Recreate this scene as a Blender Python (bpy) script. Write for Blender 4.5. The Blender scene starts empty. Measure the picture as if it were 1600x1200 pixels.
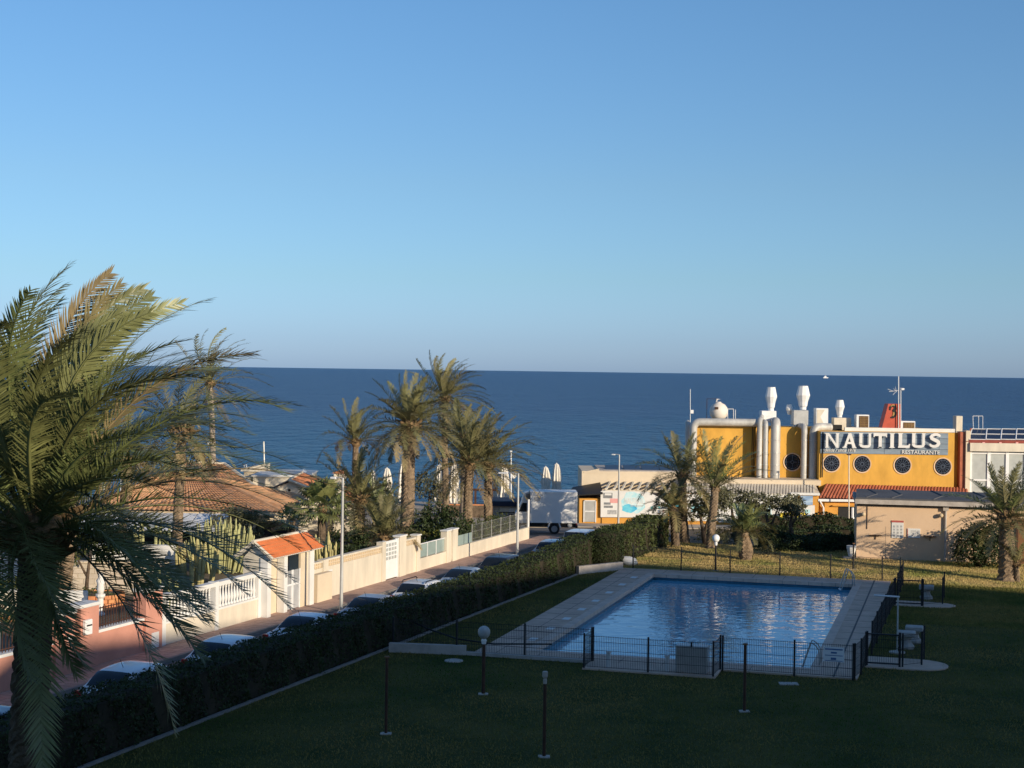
import bpy, math, random
import numpy as np
from mathutils import Matrix, Vector
random.seed(7); RNG = np.random.default_rng(7)
scn = bpy.context.scene
C = scn.collection
R_ = math.radians

# ------------------------------------------------------------------ camera
CAM_H = 10.5; FPX = 2400.0
cam_d = bpy.data.cameras.new('camera'); cam = bpy.data.objects.new('camera', cam_d); C.objects.link(cam)
CAM_R = Matrix.Rotation(R_(89.5), 3, 'X') @ Matrix.Rotation(R_(0.8), 3, 'Z')
cam.matrix_world = Matrix.Translation((0, 0, CAM_H)) @ CAM_R.to_4x4()
cam_d.sensor_width = 36; cam_d.lens = FPX / 1600 * 36
cam_d.clip_start = 0.2; cam_d.clip_end = 90000
scn.camera = cam

# ------------------------------------------------------------------ world, sun, exposure
SUN_AZ = R_(43)      # light travels towards (-sin, +cos)
SUN_EL = R_(14.5)
w = bpy.data.worlds.new('World'); scn.world = w; w.use_nodes = True
nt = w.node_tree; nt.nodes.clear()
sky = nt.nodes.new('ShaderNodeTexSky'); sky.sky_type = 'NISHITA'; sky.sun_disc = False
sky.sun_elevation = SUN_EL
sky.sun_rotation = math.pi - SUN_AZ
sky.altitude = 0; sky.air_density = 1.0; sky.dust_density = 0.5; sky.ozone_density = 6.0
bg = nt.nodes.new('ShaderNodeBackground'); bg.inputs[1].default_value = 0.155
wo = nt.nodes.new('ShaderNodeOutputWorld')
tc = nt.nodes.new('ShaderNodeTexCoord'); sx_ = nt.nodes.new('ShaderNodeSeparateXYZ'); nt.links.new(tc.outputs['Generated'], sx_.inputs[0])
rmp = nt.nodes.new('ShaderNodeValToRGB'); nt.links.new(sx_.outputs[2], rmp.inputs[0])      # sea air: cooler towards the horizon, all round
rmp.color_ramp.elements[0].position = 0.0; rmp.color_ramp.elements[0].color = (.88, 1.01, 1.46, 1)
rmp.color_ramp.elements[1].position = .24; rmp.color_ramp.elements[1].color = (1.05, .99, .92, 1)
for p_, c_ in ((.02, (.84, .93, 1.27)), (.06, (.92, .92, .98)), (.12, (1.03, .93, .88))):
    e_ = rmp.color_ramp.elements.new(p_); e_.color = (*c_, 1)
mul = nt.nodes.new('ShaderNodeMix'); mul.data_type = 'RGBA'; mul.blend_type = 'MULTIPLY'; mul.inputs[0].default_value = 1
nt.links.new(sky.outputs[0], mul.inputs[6]); nt.links.new(rmp.outputs[0], mul.inputs[7]); nt.links.new(mul.outputs[2], bg.inputs[0]); nt.links.new(bg.outputs[0], wo.inputs[0])
sd = bpy.data.lights.new('sun', 'SUN'); sd.energy = 5.0; sd.angle = R_(0.5); sd.color = (1.0, 0.84, 0.62)
sun = bpy.data.objects.new('sun', sd); C.objects.link(sun)
sv = Vector((-math.sin(SUN_AZ) * math.cos(SUN_EL), math.cos(SUN_AZ) * math.cos(SUN_EL), -math.sin(SUN_EL)))
sun.rotation_euler = sv.to_track_quat('-Z', 'Y').to_euler()
sun.location = (30, -40, 40)
scn.view_settings.view_transform = 'Standard'; scn.view_settings.look = 'None'
scn.view_settings.exposure = 0.0; scn.view_settings.gamma = 1.0
scn.render.resolution_x = 1024; scn.render.resolution_y = 768

# ------------------------------------------------------------------ places
def ray(px, py): return CAM_R @ Vector(((px - 800) / FPX, -(py - 600) / FPX, -1.0))
def at(px, py, z=0.0):                      # the spot on level z that the survey photo shows there
    d = ray(px, py); t = (z - CAM_H) / d.z; return Vector((d.x * t, d.y * t, z))
def atY(px, py, Y):
    d = ray(px, py); t = Y / d.y; return Vector((d.x * t, Y, d.z * t + CAM_H))
def bp(x0, y0, x1, y1, Y):                  # survey rectangle on a frontal plane -> X0, X1, Z0, Z1
    xm, ym = (x0 + x1) / 2, (y0 + y1) / 2
    return atY(x0, ym, Y).x, atY(x1, ym, Y).x, atY(xm, y1, Y).z, atY(xm, y0, Y).z
SO = (-3.83, 59.47); SD = Vector((.346, .938)).normalized(); SN = Vector((-SD.y, SD.x))
def ST(s, u, z): return (SO[0] + s * SD.x + u * SN.x, SO[1] + s * SD.y + u * SN.y, z)      # street frame
PO = (0.98, 57.39); PE2 = Vector((.2807, .9598)).normalized(); PE1 = Vector((PE2.y, -PE2.x))
def PL(a, b, z): return (PO[0] + a * PE1.x + b * PE2.x, PO[1] + a * PE1.y + b * PE2.y, z)  # pool frame
def ID(x, y, z): return (x, y, z)
STREET_ROT = math.atan2(SD.y, SD.x); POOL_ROT = math.atan2(PE1.y, PE1.x)
def gz(Y):                                  # natural ground level
    if Y < 97: return -0.16
    if Y < 112: return -0.16 - 0.84 * (Y - 97) / 15
    if Y < 133: return -1.0
    if Y < 141: return -1.0 - 2.2 * (Y - 133) / 8
    return -3.2

# ------------------------------------------------------------------ helpers
def link(o, parent=None, keep=None):
    C.objects.link(o)
    if parent is not None:
        o.parent = parent
        if keep is not None: o.matrix_parent_inverse = keep
    return o
def tag(o, label, cat, group=None, kind=None):
    if label: o['label'] = label
    if cat: o['category'] = cat
    if group: o['group'] = group
    if kind: o['kind'] = kind
    return o
def thing(name, label, cat, loc=(0, 0, 0), rz=0.0, group=None):
    o = bpy.data.objects.new(name, None); C.objects.link(o)
    o.location = loc; o.rotation_euler = (0, 0, rz); o.empty_display_size = .2
    return tag(o, label, cat, group)
def np_mesh(name, V, Fq, Ft=None, smooth=False):
    """V (n,3); Fq (m,4) quads; Ft (k,3) tris"""
    me = bpy.data.meshes.new(name)
    V = np.asarray(V, dtype=np.float32); me.vertices.add(len(V)); me.vertices.foreach_set('co', V.ravel())
    nq = 0 if Fq is None else len(Fq); ntr = 0 if Ft is None else len(Ft)
    idx = np.concatenate([np.asarray(x, dtype=np.int32).ravel() for x in (Fq, Ft) if x is not None and len(x)])
    me.loops.add(len(idx)); me.loops.foreach_set('vertex_index', idx)
    starts = np.concatenate([np.arange(nq) * 4, nq * 4 + np.arange(ntr) * 3]).astype(np.int32)
    me.polygons.add(nq + ntr); me.polygons.foreach_set('loop_start', starts)
    if smooth: me.polygons.foreach_set('use_smooth', np.ones(nq + ntr, dtype=bool))
    me.update(calc_edges=True); me.validate()
    return me
class MB:
    def __init__(self, f=ID): self.v = []; self.q = []; self.f = f
    def add(self, vs, fs):
        n = len(self.v); self.v += [self.f(*p) for p in vs]; self.q += [tuple(i + n for i in fc) for fc in fs]; return self
    def box(self, x0, x1, y0, y1, z0, z1):
        if x0 > x1: x0, x1 = x1, x0
        if y0 > y1: y0, y1 = y1, y0
        if z0 > z1: z0, z1 = z1, z0
        return self.add([(x0, y0, z0), (x1, y0, z0), (x1, y1, z0), (x0, y1, z0), (x0, y0, z1), (x1, y0, z1), (x1, y1, z1), (x0, y1, z1)],
                        [(0, 3, 2, 1), (4, 5, 6, 7), (0, 1, 5, 4), (1, 2, 6, 5), (2, 3, 7, 6), (3, 0, 4, 7)])
    def cbox(self, x0, x1, y0, y1, z0, z1, c=.02):      # chamfered box
        xs = (x0, x0 + c, x1 - c, x1); ys = (y0, y0 + c, y1 - c, y1); pts = []
        ring = [(1, 0), (2, 0), (3, 1), (3, 2), (2, 3), (1, 3), (0, 2), (0, 1)]
        mx, my = (x0 + x1) / 2, (y0 + y1) / 2
        for z, k in ((z0, 1), (z0 + c, 0), (z1 - c, 0), (z1, 1)):
            for i, j in ring:
                x, y = xs[i], ys[j]
                if k: x += c * (1 if x < mx else -1) * .8; y += c * (1 if y < my else -1) * .8
                pts.append((x, y, z))
        fs = [tuple(range(7, -1, -1)), tuple(range(24, 32))]
        for r in range(3):
            for i in range(8): fs.append((r * 8 + i, r * 8 + (i + 1) % 8, r * 8 + 8 + (i + 1) % 8, r * 8 + 8 + i))
        return self.add(pts, fs)
    def prism(self, poly, y0, y1):                      # polygon in x,z (counter-clockwise seen from -y) extruded along y
        n = len(poly)
        vs = [(x, y0, z) for x, z in poly] + [(x, y1, z) for x, z in poly]
        return self.add(vs, [tuple(range(n)), tuple(range(2 * n - 1, n - 1, -1))] + [(i, i + n, (i + 1) % n + n, (i + 1) % n) for i in range(n)])
    def slab(self, poly, z0, z1):                       # polygon in x,y extruded along z
        n = len(poly)
        vs = [(x, y, z0) for x, y in poly] + [(x, y, z1) for x, y in poly]
        return self.add(vs, [tuple(range(n - 1, -1, -1)), tuple(range(n, 2 * n))] + [(i, (i + 1) % n, (i + 1) % n + n, i + n) for i in range(n)])
    def quad(self, a, b, c, d): return self.add([a, b, c, d], [(0, 1, 2, 3)])
    def tube(self, pts, r, n=8, cap=True):
        pts = [Vector(p) for p in pts]; rs = r if isinstance(r, (list, tuple)) else [r] * len(pts)
        vs = []; up = None
        for i, p in enumerate(pts):
            t = (pts[min(i + 1, len(pts) - 1)] - pts[max(i - 1, 0)]).normalized()
            if up is None: up = Vector((0, 0, 1)) if abs(t.z) < .9 else Vector((1, 0, 0))
            a = t.cross(up).normalized(); b = a.cross(t); up = b
            for k in range(n):
                th = 2 * math.pi * k / n; q = p + a * (rs[i] * math.cos(th)) + b * (rs[i] * math.sin(th)); vs.append(tuple(q))
        fs = []
        for i in range(len(pts) - 1):
            for k in range(n): fs.append((i * n + k, i * n + n + k, i * n + n + (k + 1) % n, i * n + (k + 1) % n))
        if cap: fs += [tuple(range(n)), tuple(range(len(pts) * n - 1, len(pts) * n - n - 1, -1))]
        return self.add(vs, fs)
    def lathe(self, prof, cx=0, cy=0, n=16, cz=0.0):    # prof: (r, z) bottom to top
        vs = []
        for r, z in prof:
            for k in range(n):
                th = 2 * math.pi * k / n; vs.append((cx + r * math.cos(th), cy + r * math.sin(th), cz + z))
        fs = [tuple(range(n - 1, -1, -1)), tuple(range(len(prof) * n - n, len(prof) * n))]
        for i in range(len(prof) - 1):
            for k in range(n): fs.append((i * n + k, i * n + (k + 1) % n, i * n + n + (k + 1) % n, i * n + n + k))
        return self.add(vs, fs)
    def mesh(self, name, smooth=False):
        me = bpy.data.meshes.new(name); me.from_pydata(self.v, [], self.q)
        if smooth:
            me.polygons.foreach_set('use_smooth', np.ones(len(me.polygons), dtype=bool))
            if smooth == 'auto':
                me.set_sharp_from_angle(angle=R_(40))
        me.update(); return me
    def build(self, name, m, parent=None, world=True, smooth=False, kind=None):
        """world=True: the vertices are world coordinates, the parent only holds them"""
        o = bpy.data.objects.new(name, self.mesh(name, smooth))
        if m: o.data.materials.append(M[m] if isinstance(m, str) else m)
        link(o, parent, None)
        if parent is not None and world: o.matrix_parent_inverse = inv_of(parent)
        if kind: o['kind'] = kind
        return o
def world_of(o):
    m = o.matrix_parent_inverse @ Matrix.Translation(o.location) @ o.rotation_euler.to_matrix().to_4x4()
    return world_of(o.parent) @ m if o.parent is not None else Matrix.Translation(o.location) @ o.rotation_euler.to_matrix().to_4x4()
def inv_of(p): return world_of(p).inverted()
def obj(name, me, m, parent=None, world=True):
    o = bpy.data.objects.new(name, me)
    if m and not me.materials: me.materials.append(M[m] if isinstance(m, str) else m)
    link(o, parent)
    if parent is not None and world: o.matrix_parent_inverse = inv_of(parent)
    return o
def copy_tree(o, parent=None):
    c = o.copy(); C.objects.link(c); c.parent = parent
    for ch in o.children: copy_tree(ch, c)
    return c
def struct(o): o['kind'] = 'structure'; return o

# ------------------------------------------------------------------ materials
M = {}
def mat(name, col, rough=.75, var=.18, scale=3.0, col2=None, bump=0.0, bscale=None, spec=.35, metal=0.0, objrand=0.0, trans=0.0, coat=0.0, detail=6, stretch=None, thresh=(.35, .65)):
    m = bpy.data.materials.new(name); m.use_nodes = True; t = m.node_tree; N = t.nodes; L = t.links
    b = N['Principled BSDF']; b.inputs['Roughness'].default_value = rough; b.inputs['Metallic'].default_value = metal
    b.inputs['Specular IOR Level'].default_value = spec
    if coat: b.inputs['Coat Weight'].default_value = coat; b.inputs['Coat Roughness'].default_value = .05
    c = (*col, 1); d = (*(col2 if col2 else [x * (1 - var) for x in col]), 1); e = (*[min(1, x * (1 + var * .5)) for x in col], 1)
    geo = N.new('ShaderNodeNewGeometry'); src = geo.outputs['Position']
    if stretch:
        mp = N.new('ShaderNodeMapping'); mp.inputs['Scale'].default_value = stretch; L.new(src, mp.inputs[0]); src = mp.outputs[0]
    n1 = N.new('ShaderNodeTexNoise'); n1.inputs['Scale'].default_value = scale; n1.inputs['Detail'].default_value = detail; n1.inputs['Roughness'].default_value = .65
    L.new(src, n1.inputs['Vector'])
    rp = N.new('ShaderNodeValToRGB'); rp.color_ramp.elements[0].position = thresh[0]; rp.color_ramp.elements[1].position = thresh[1]
    rp.color_ramp.elements[0].color = d; rp.color_ramp.elements[1].color = e if not col2 else c
    L.new(n1.outputs['Fac'], rp.inputs[0]); out = rp.outputs[0]
    if objrand:
        oi = N.new('ShaderNodeObjectInfo'); hv = N.new('ShaderNodeHueSaturation')
        mr = N.new('ShaderNodeMapRange'); mr.inputs[3].default_value = 1 - objrand; mr.inputs[4].default_value = 1 + objrand
        mh = N.new('ShaderNodeMapRange'); mh.inputs[3].default_value = .5 - objrand * .06; mh.inputs[4].default_value = .5 + objrand * .06
        ml = N.new('ShaderNodeMath'); ml.operation = 'MULTIPLY'; ml.inputs[1].default_value = 7.31
        fr = N.new('ShaderNodeMath'); fr.operation = 'FRACT'
        L.new(oi.outputs['Random'], mr.inputs[0]); L.new(oi.outputs['Random'], ml.inputs[0]); L.new(ml.outputs[0], fr.inputs[0]); L.new(fr.outputs[0], mh.inputs[0])
        L.new(mr.outputs[0], hv.inputs['Value']); L.new(mh.outputs[0], hv.inputs['Hue']); L.new(out, hv.inputs['Color']); out = hv.outputs[0]
    L.new(out, b.inputs['Base Color'])
    if bump:
        n2 = N.new('ShaderNodeTexNoise'); n2.inputs['Scale'].default_value = bscale or scale * 6; n2.inputs['Detail'].default_value = 5
        L.new(src, n2.inputs['Vector'])
        bm = N.new('ShaderNodeBump'); bm.inputs['Strength'].default_value = min(1, bump * 3); bm.inputs['Distance'].default_value = .05 * bump / .3
        L.new(n2.outputs['Fac'], bm.inputs['Height']); L.new(bm.outputs[0], b.inputs['Normal'])
    if trans:
        tr = N.new('ShaderNodeBsdfTranslucent'); mx = N.new('ShaderNodeMixShader'); mx.inputs[0].default_value = trans
        L.new(out, tr.inputs[0]); L.new(b.outputs[0], mx.inputs[1]); L.new(tr.outputs[0], mx.inputs[2]); L.new(mx.outputs[0], N['Material Output'].inputs[0])
    M[name] = m; return m
mat('grass', (.10, .095, .028), .95, col2=(.03, .05, .012), scale=.35, bump=.5, bscale=14, spec=.1, thresh=(.3, .62))
mat('grass_blade', (.30, .23, .075), .8, col2=(.075, .125, .028), scale=.16, spec=.15, trans=.2, thresh=(.35, .60))
mat('sunlit_dry_blade', (.58, .44, .19), .85, col2=(.27, .29, .08), scale=.30, spec=.15, trans=.15, thresh=(.33, .55))  # dry ochre blades, colour also brightened to carry the low sunlight
mat('sunlit_dry_grass', (.40, .30, .13), .95, col2=(.20, .18, .06), scale=.45, bump=.5, bscale=14, spec=.1, thresh=(.33, .55))  # dry turf, base colour raised where the sun falls
mat('asphalt', (.14, .13, .125), .9, .25, .8, bump=.15, bscale=30)
mat('soil', (.16, .125, .085), .95, .4, .6, bump=.3, bscale=4)
mat('promenade', (.42, .36, .29), .9, .15, .5)
mat('paving', (.46, .31, .25), .85, .22, 1.3, bump=.1)
mat('paving_line', (.38, .25, .20), .9, .2, 1.3)
mat('kerb', (.24, .22, .20), .85, .2, 2)
mat('deck', (.60, .43, .32), .8, .2, .9, bump=.08)
mat('deck_edge', (.64, .49, .39), .75, .15, 2)
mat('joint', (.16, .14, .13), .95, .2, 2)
mat('pool_tile', (.03, .13, .20), .35, .25, 3)
mat('concrete', (.47, .42, .37), .9, .2, 2, bump=.1)
mat('white_paint', (.72, .71, .68), .7, .08, 1.2)
mat('white_metal', (.78, .78, .77), .45, .05, 2)
mat('cream', (.68, .57, .42), .85, .1, .7, bump=.05, bscale=20)
mat('cream_pale', (.68, .61, .49), .85, .16, 1.0, bump=.05, bscale=20, stretch=(1, 1, .3))
mat('cream_dark', (.60, .48, .32), .9, .15, 2)
mat('pink', (.56, .27, .20), .9, .12, .8, bump=.06, bscale=20)
mat('yellow_wall', (.66, .365, .068), .88, .2, .9, bump=.08, bscale=12, stretch=(1, 1, .35))
mat('orange_wall', (.63, .31, .062), .88, .12, .55, bump=.08, bscale=12)
mat('beige', (.70, .50, .33), .88, .1, .6, bump=.05, bscale=15)
mat('grey_metal', (.52, .52, .50), .4, .15, 1.5, metal=.35, spec=.5)
mat('duct', (.52, .51, .48), .55, .25, 1.6, metal=.15, stretch=(1, 1, .25))
mat('dark_metal', (.02, .021, .024), .5, .3, 3)
mat('brown_metal', (.075, .035, .022), .55, .3, 3)
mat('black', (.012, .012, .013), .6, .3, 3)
mat('slate', (.22, .28, .34), .7, .25, 1.4, stretch=(.4, 1, 2))
mat('terracotta', (.62, .27, .12), .85, .28, 1.6, bump=.08, objrand=.12)
mat('terracotta_old', (.68, .39, .21), .9, .35, 1.3, bump=.08, col2=(.46, .24, .12))
mat('orange_tile', (.66, .21, .075), .7, .15, 2.2)
mat('red_tile', (.42, .13, .07), .75, .25, 1.2)
mat('red_funnel', (.52, .09, .05), .6, .2, 1.2)
mat('red_beam', (.25, .05, .035), .7, .2, 2)
mat('gold', (.45, .28, .08), .5, .2, 4)
mat('membrane', (.10, .10, .105), .8, .2, .5)
mat('wood', (.22, .11, .05), .8, .3, 3, stretch=(4, 4, .6))
mat('trunk', (.26, .19, .125), .95, .45, 4, bump=.35, bscale=14)
mat('trunk_dark', (.15, .11, .075), .95, .5, 4, bump=.35, bscale=14)
mat('trunk_smooth', (.36, .30, .24), .95, .3, 3, bump=.15, stretch=(1, 1, 5))
mat('boot', (.22, .145, .075), .9, .45, 5, bump=.2)
mat('bark', (.14, .10, .07), .95, .4, 5, bump=.3)
mat('frond', (.175, .20, .075), .42, .3, 1.5, objrand=.35, trans=.12, spec=.55)
mat('frond_dry', (.30, .24, .12), .7, .3, 2, objrand=.25, trans=.15)
mat('frond_mid', (.20, .19, .085), .6, .3, 1.0, objrand=.28, trans=.15, spec=.3)
mat('rachis', (.20, .19, .07), .6, .2, 3)
mat('leaf_dark', (.035, .055, .016), .6, .5, 2.5, trans=.12)
mat('leaf_mid', (.075, .095, .028), .6, .45, 2.5, trans=.15)
mat('leaf_yellow', (.20, .20, .035), .6, .4, 2.5, trans=.2)
mat('leaf_olive', (.14, .14, .075), .65, .45, 2.5, trans=.12)
mat('leaf_hedge', (.034, .052, .013), .7, .5, 1.2, trans=.08)
mat('hedge_wood', (.035, .028, .016), .95, .5, 2.0)
mat('cactus', (.42, .42, .20), .7, .3, 3)
mat('cactus_old', (.48, .42, .19), .8, .3, 3)
mat('fabric', (.74, .70, .63), .9, .12, 3)
mat('globe_dull', (.42, .43, .42), .5, .25, 6)  # duller white for the near lawn lamp
mat('globe', (.86, .86, .84), .35, .04, 2)
mat('rubber', (.02, .02, .02), .8, .3, 4)
mat('rim', (.4, .4, .41), .35, .1, 4, metal=.6)
mat('tail_red', (.35, .02, .02), .25, .1, 4)
mat('lamp_clear', (.7, .7, .68), .15, .05, 4)
mat('solar', (.022, .03, .055), .18, .3, 4, spec=.6)
mat('solar_dark', (.03, .032, .04), .3, .2, 4)
mat('stone', (.42, .40, .37), .9, .25, 4, bump=.2)
mat('cyan_print', (.22, .62, .72), .7, col2=(.72, .80, .80), scale=1.1)
mat('blue_print', (.03, .38, .66), .7, col2=(.16, .58, .72), scale=1.6)
mat('sea_print', (.05, .16, .38), .6, col2=(.45, .58, .70), scale=1.2, stretch=(.5, 1, 3))
mat('teal_print', (.05, .30, .32), .6, .1, 3)
mat('yellow_print', (.80, .62, .05), .6, .1, 3)
mat('pink_print', (.75, .36, .34), .6, .1, 3)
mat('red_print', (.45, .10, .08), .6, .1, 3)
mat('grey_print', (.22, .23, .24), .6, .3, 6)
mat('mid_print', (.42, .42, .42), .6, .3, 8)
mat('blue_text', (.10, .18, .35), .6, .2, 6)
mat('gate_grey', (.42, .43, .44), .5, .1, 3)
mat('spoke', (.20, .25, .33), .5, .1, 3)
mat('navy', (.022, .028, .055), .7, .2, 2)
mat('tank', (.74, .68, .60), .7, .2, 2, col2=(.55, .44, .34), thresh=(.2, .45))
mat('flower', (.45, .10, .06), .7, .4, 6, trans=.2)
for nm, col in (('car_white', (.74, .75, .76)), ('car_silver', (.42, .44, .47)), ('car_blue', (.30, .37, .45)), ('car_dark', (.03, .033, .04)), ('car_navy', (.02, .03, .07)), ('car_grey', (.20, .22, .25))):
    mat(nm, col, .35, .03, 1, spec=.5, coat=.6)
def glassy(name, col, rough=.08):
    m = mat(name, col, rough, .1, 2, spec=.6); return m
glassy('car_glass', (.012, .016, .02)); glassy('glass_dark', (.012, .016, .026), .12); glassy('glass_green', (.30, .38, .36), .1); glassy('glass_pale', (.45, .47, .45), .15)
def clear_panel():
    m = bpy.data.materials.new('clear_glass'); m.use_nodes = True; N = m.node_tree.nodes; L = m.node_tree.links
    b = N['Principled BSDF']; b.inputs['Base Color'].default_value = (.5, .58, .56, 1); b.inputs['Roughness'].default_value = .05
    t = N.new('ShaderNodeBsdfTransparent'); x = N.new('ShaderNodeMixShader'); x.inputs[0].default_value = .45
    L.new(t.outputs[0], x.inputs[1]); L.new(b.outputs[0], x.inputs[2]); L.new(x.outputs[0], N['Material Output'].inputs[0]); M['clear_glass'] = m
clear_panel()
def water(name, deep, shallow, near, far, wave, wscale, rough, ior=1.33, spec=.5, stretch=(1, 1, 1), wave2=0.0, detail=6):
    m = bpy.data.materials.new(name); m.use_nodes = True; t = m.node_tree; N = t.nodes; L = t.links; b = N['Principled BSDF']
    geo = N.new('ShaderNodeNewGeometry'); sx = N.new('ShaderNodeSeparateXYZ'); L.new(geo.outputs['Position'], sx.inputs[0])
    mr = N.new('ShaderNodeMapRange'); mr.inputs[1].default_value = near; mr.inputs[2].default_value = far; L.new(sx.outputs[1], mr.inputs[0])
    mp = N.new('ShaderNodeMapping'); mp.inputs['Scale'].default_value = stretch; L.new(geo.outputs['Position'], mp.inputs[0])
    big = N.new('ShaderNodeTexNoise'); big.inputs['Scale'].default_value = .012; big.inputs['Detail'].default_value = 4; L.new(mp.outputs[0], big.inputs['Vector'])
    ad = N.new('ShaderNodeMath'); ad.operation = 'MULTIPLY_ADD'; ad.inputs[1].default_value = .5; ad.inputs[2].default_value = -.25; L.new(big.outputs[0], ad.inputs[0])
    s2 = N.new('ShaderNodeMath'); s2.operation = 'ADD'; s2.use_clamp = True; L.new(mr.outputs[0], s2.inputs[0]); L.new(ad.outputs[0], s2.inputs[1])
    mx = N.new('ShaderNodeMix'); mx.data_type = 'RGBA'; mx.inputs[6].default_value = (*shallow, 1); mx.inputs[7].default_value = (*deep, 1)
    L.new(s2.outputs[0], mx.inputs[0]); L.new(mx.outputs[2], b.inputs['Base Color'])
    b.inputs['Roughness'].default_value = rough; b.inputs['IOR'].default_value = ior; b.inputs['Specular IOR Level'].default_value = spec
    n1 = N.new('ShaderNodeTexNoise'); n1.inputs['Scale'].default_value = wscale; n1.inputs['Detail'].default_value = detail; n1.inputs['Roughness'].default_value = .6; L.new(mp.outputs[0], n1.inputs['Vector'])
    bm = N.new('ShaderNodeBump'); bm.inputs['Strength'].default_value = 1; bm.inputs['Distance'].default_value = wave; L.new(n1.outputs[0], bm.inputs['Height'])
    last = bm
    if wave2:
        n2 = N.new('ShaderNodeTexNoise'); n2.inputs['Scale'].default_value = wscale * .12; n2.inputs['Detail'].default_value = 5; L.new(mp.outputs[0], n2.inputs['Vector'])
        b2 = N.new('ShaderNodeBump'); b2.inputs['Distance'].default_value = wave2; L.new(n2.outputs[0], b2.inputs['Height']); L.new(bm.outputs[0], b2.inputs['Normal']); last = b2
    L.new(last.outputs[0], b.inputs['Normal']); M[name] = m
water('sea_water', (.005, .043, .155), (.007, .10, .21), 130, 480, 8.0, .24, .3, spec=.18, stretch=(1, .4, 1), wave2=5.0)
water('pool_water', (.10, .36, .52), (.10, .39, .55), 50, 90, .020, 1.7, .01, spec=.5, stretch=(.7, 1, 1), detail=1.5)
# ------------------------------------------------------------------ terrain, sea, lawn, road
def in_pool(x, y, m=0.0):
    dx, dy = x - PO[0], y - PO[1]; a = dx * PE1.x + dy * PE1.y; b = dx * PE2.x + dy * PE2.y
    return -1.2 - m < a < 11.4 + m and -1.0 - m < b < 24.2 + m
xs = [-900, -300, -120] + list(np.arange(-60, 62, 2.0)) + [120, 300, 900]
ys = [-300, -80] + list(np.arange(-20, 144, 2.0)) + [200, 300]
gv = []; gf = []
for y in ys:
    for x in xs:
        z = gz(y)
        if in_pool(x, y, .6): z = -1.3
        elif -60 <= x <= 60 and 0 < y < 131: z += .04 * math.sin(x * .7 + y * .31) - .05
        gv.append((x, y, z))
nx = len(xs)
for j in range(len(ys) - 1):
    for i in range(nx - 1): gf.append((j * nx + i, j * nx + i + 1, j * nx + nx + i + 1, j * nx + nx + i))
g = MB(); g.add(gv, gf); struct(g.build('ground', 'soil', smooth=True))
s_ = MB(); s_.quad((-60000, 120, -2.1), (60000, 120, -2.1), (60000, 70000, -2.1), (-60000, 70000, -2.1)); struct(s_.build('sea', 'sea_water'))

def kerb_a(b):      # pool-frame a of the hedge kerb line at pool-frame b
    p0 = ST(-40, 0, 0); p1 = ST(40, 0, 0)
    def ab(p): dx, dy = p[0] - PO[0], p[1] - PO[1]; return dx * PE1.x + dy * PE1.y, dx * PE2.x + dy * PE2.y
    a0, b0 = ab(p0); a1, b1 = ab(p1); return a0 + (a1 - a0) * (b - b0) / (b1 - b0)
DA0, DA1, DB0, DB1 = -2.0, 11.9, -1.3, 25.0
lw = MB(PL)
for (b0, b1, al, ar) in ((-62, DB0, None, 75), (DB0, DB1, None, DA0), (DB0, DB1, DA1, 75)):
    nb = max(2, int((b1 - b0) / 3)); na = 14
    pts = []
    for j in range(nb + 1):
        b = b0 + (b1 - b0) * j / nb; l = al if al is not None else kerb_a(b)
        for i in range(na + 1): pts.append((l + (ar - l) * i / na, b, 0.0))
    lw.add(pts, [(j * (na + 1) + i, j * (na + 1) + i + 1, (j + 1) * (na + 1) + i + 1, (j + 1) * (na + 1) + i) for j in range(nb) for i in range(na)])
struct(lw.build('lawn', 'grass'))
dl = MB(PL); nb = 8; na = 20
dl.add([(kerb_a(DB1 + 14 * j / nb) + (75 - kerb_a(DB1 + 14 * j / nb)) * i / na, DB1 + 14 * j / nb, 0) for j in range(nb + 1) for i in range(na + 1)], [(j * (na + 1) + i, j * (na + 1) + i + 1, (j + 1) * (na + 1) + i + 1, (j + 1) * (na + 1) + i) for j in range(nb) for i in range(na)])
struct(dl.build('sunlit_dry_lawn', 'sunlit_dry_grass'))
# soil-bordered bed line in front of the hedge
k = MB(ST); k.box(-40, 21.0, -.10, .02, -.05, .07); struct(k.build('lawn_kerb', 'kerb'))

rd = MB()
def strip(mb, s0, s1, u0, u1, dz, n=40):
    pts = []
    for i in range(n + 1):
        s = s0 + (s1 - s0) * i / n
        for u in (u1, u0):
            p = ST(s, u, 0); pts.append((p[0], p[1], gz(p[1]) + dz))
    mb.add(pts, [(2 * i, 2 * i + 1, 2 * i + 3, 2 * i + 2) for i in range(n)])
strip(rd, -70, 48, 1.45, 6.3, .03)
struct(rd.build('road', 'asphalt'))
r2 = MB(); pts = []
for i in range(13):
    y = 97.5 + i * 1.2
    for x in (-6.0, 9.0): pts.append((x, y, gz(y) + .045))
r2.add(pts, [(2 * i, 2 * i + 1, 2 * i + 3, 2 * i + 2) for i in range(12)]); struct(r2.build('crossing_road', 'asphalt'))
pv = MB(ST)
pv.box(-70, 38, 6.42, 7.92, -.3, 0.0); pvo = struct(pv.build('pavement', 'paving'))
kb = MB(ST); kb.box(-70, 38, 6.28, 6.42, -.3, -.004); kb2 = kb.build('kerb', 'kerb', pvo)
jl = MB(ST)
for i in range(180):
    s = -30 + i * .38; jl.box(s, s + .035, 6.43, 7.9, -.001, .004)
for u in (6.8, 7.17, 7.54): jl.box(-30, 38, u, u + .03, -.002, .003)
o = jl.build('paving_joint', 'paving_line', pvo); o['kind'] = 'stuff'
pr = MB(); pr.box(-300, 300, 113.5, 133, -1.3, -.96); struct(pr.build('promenade', 'promenade'))
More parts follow.
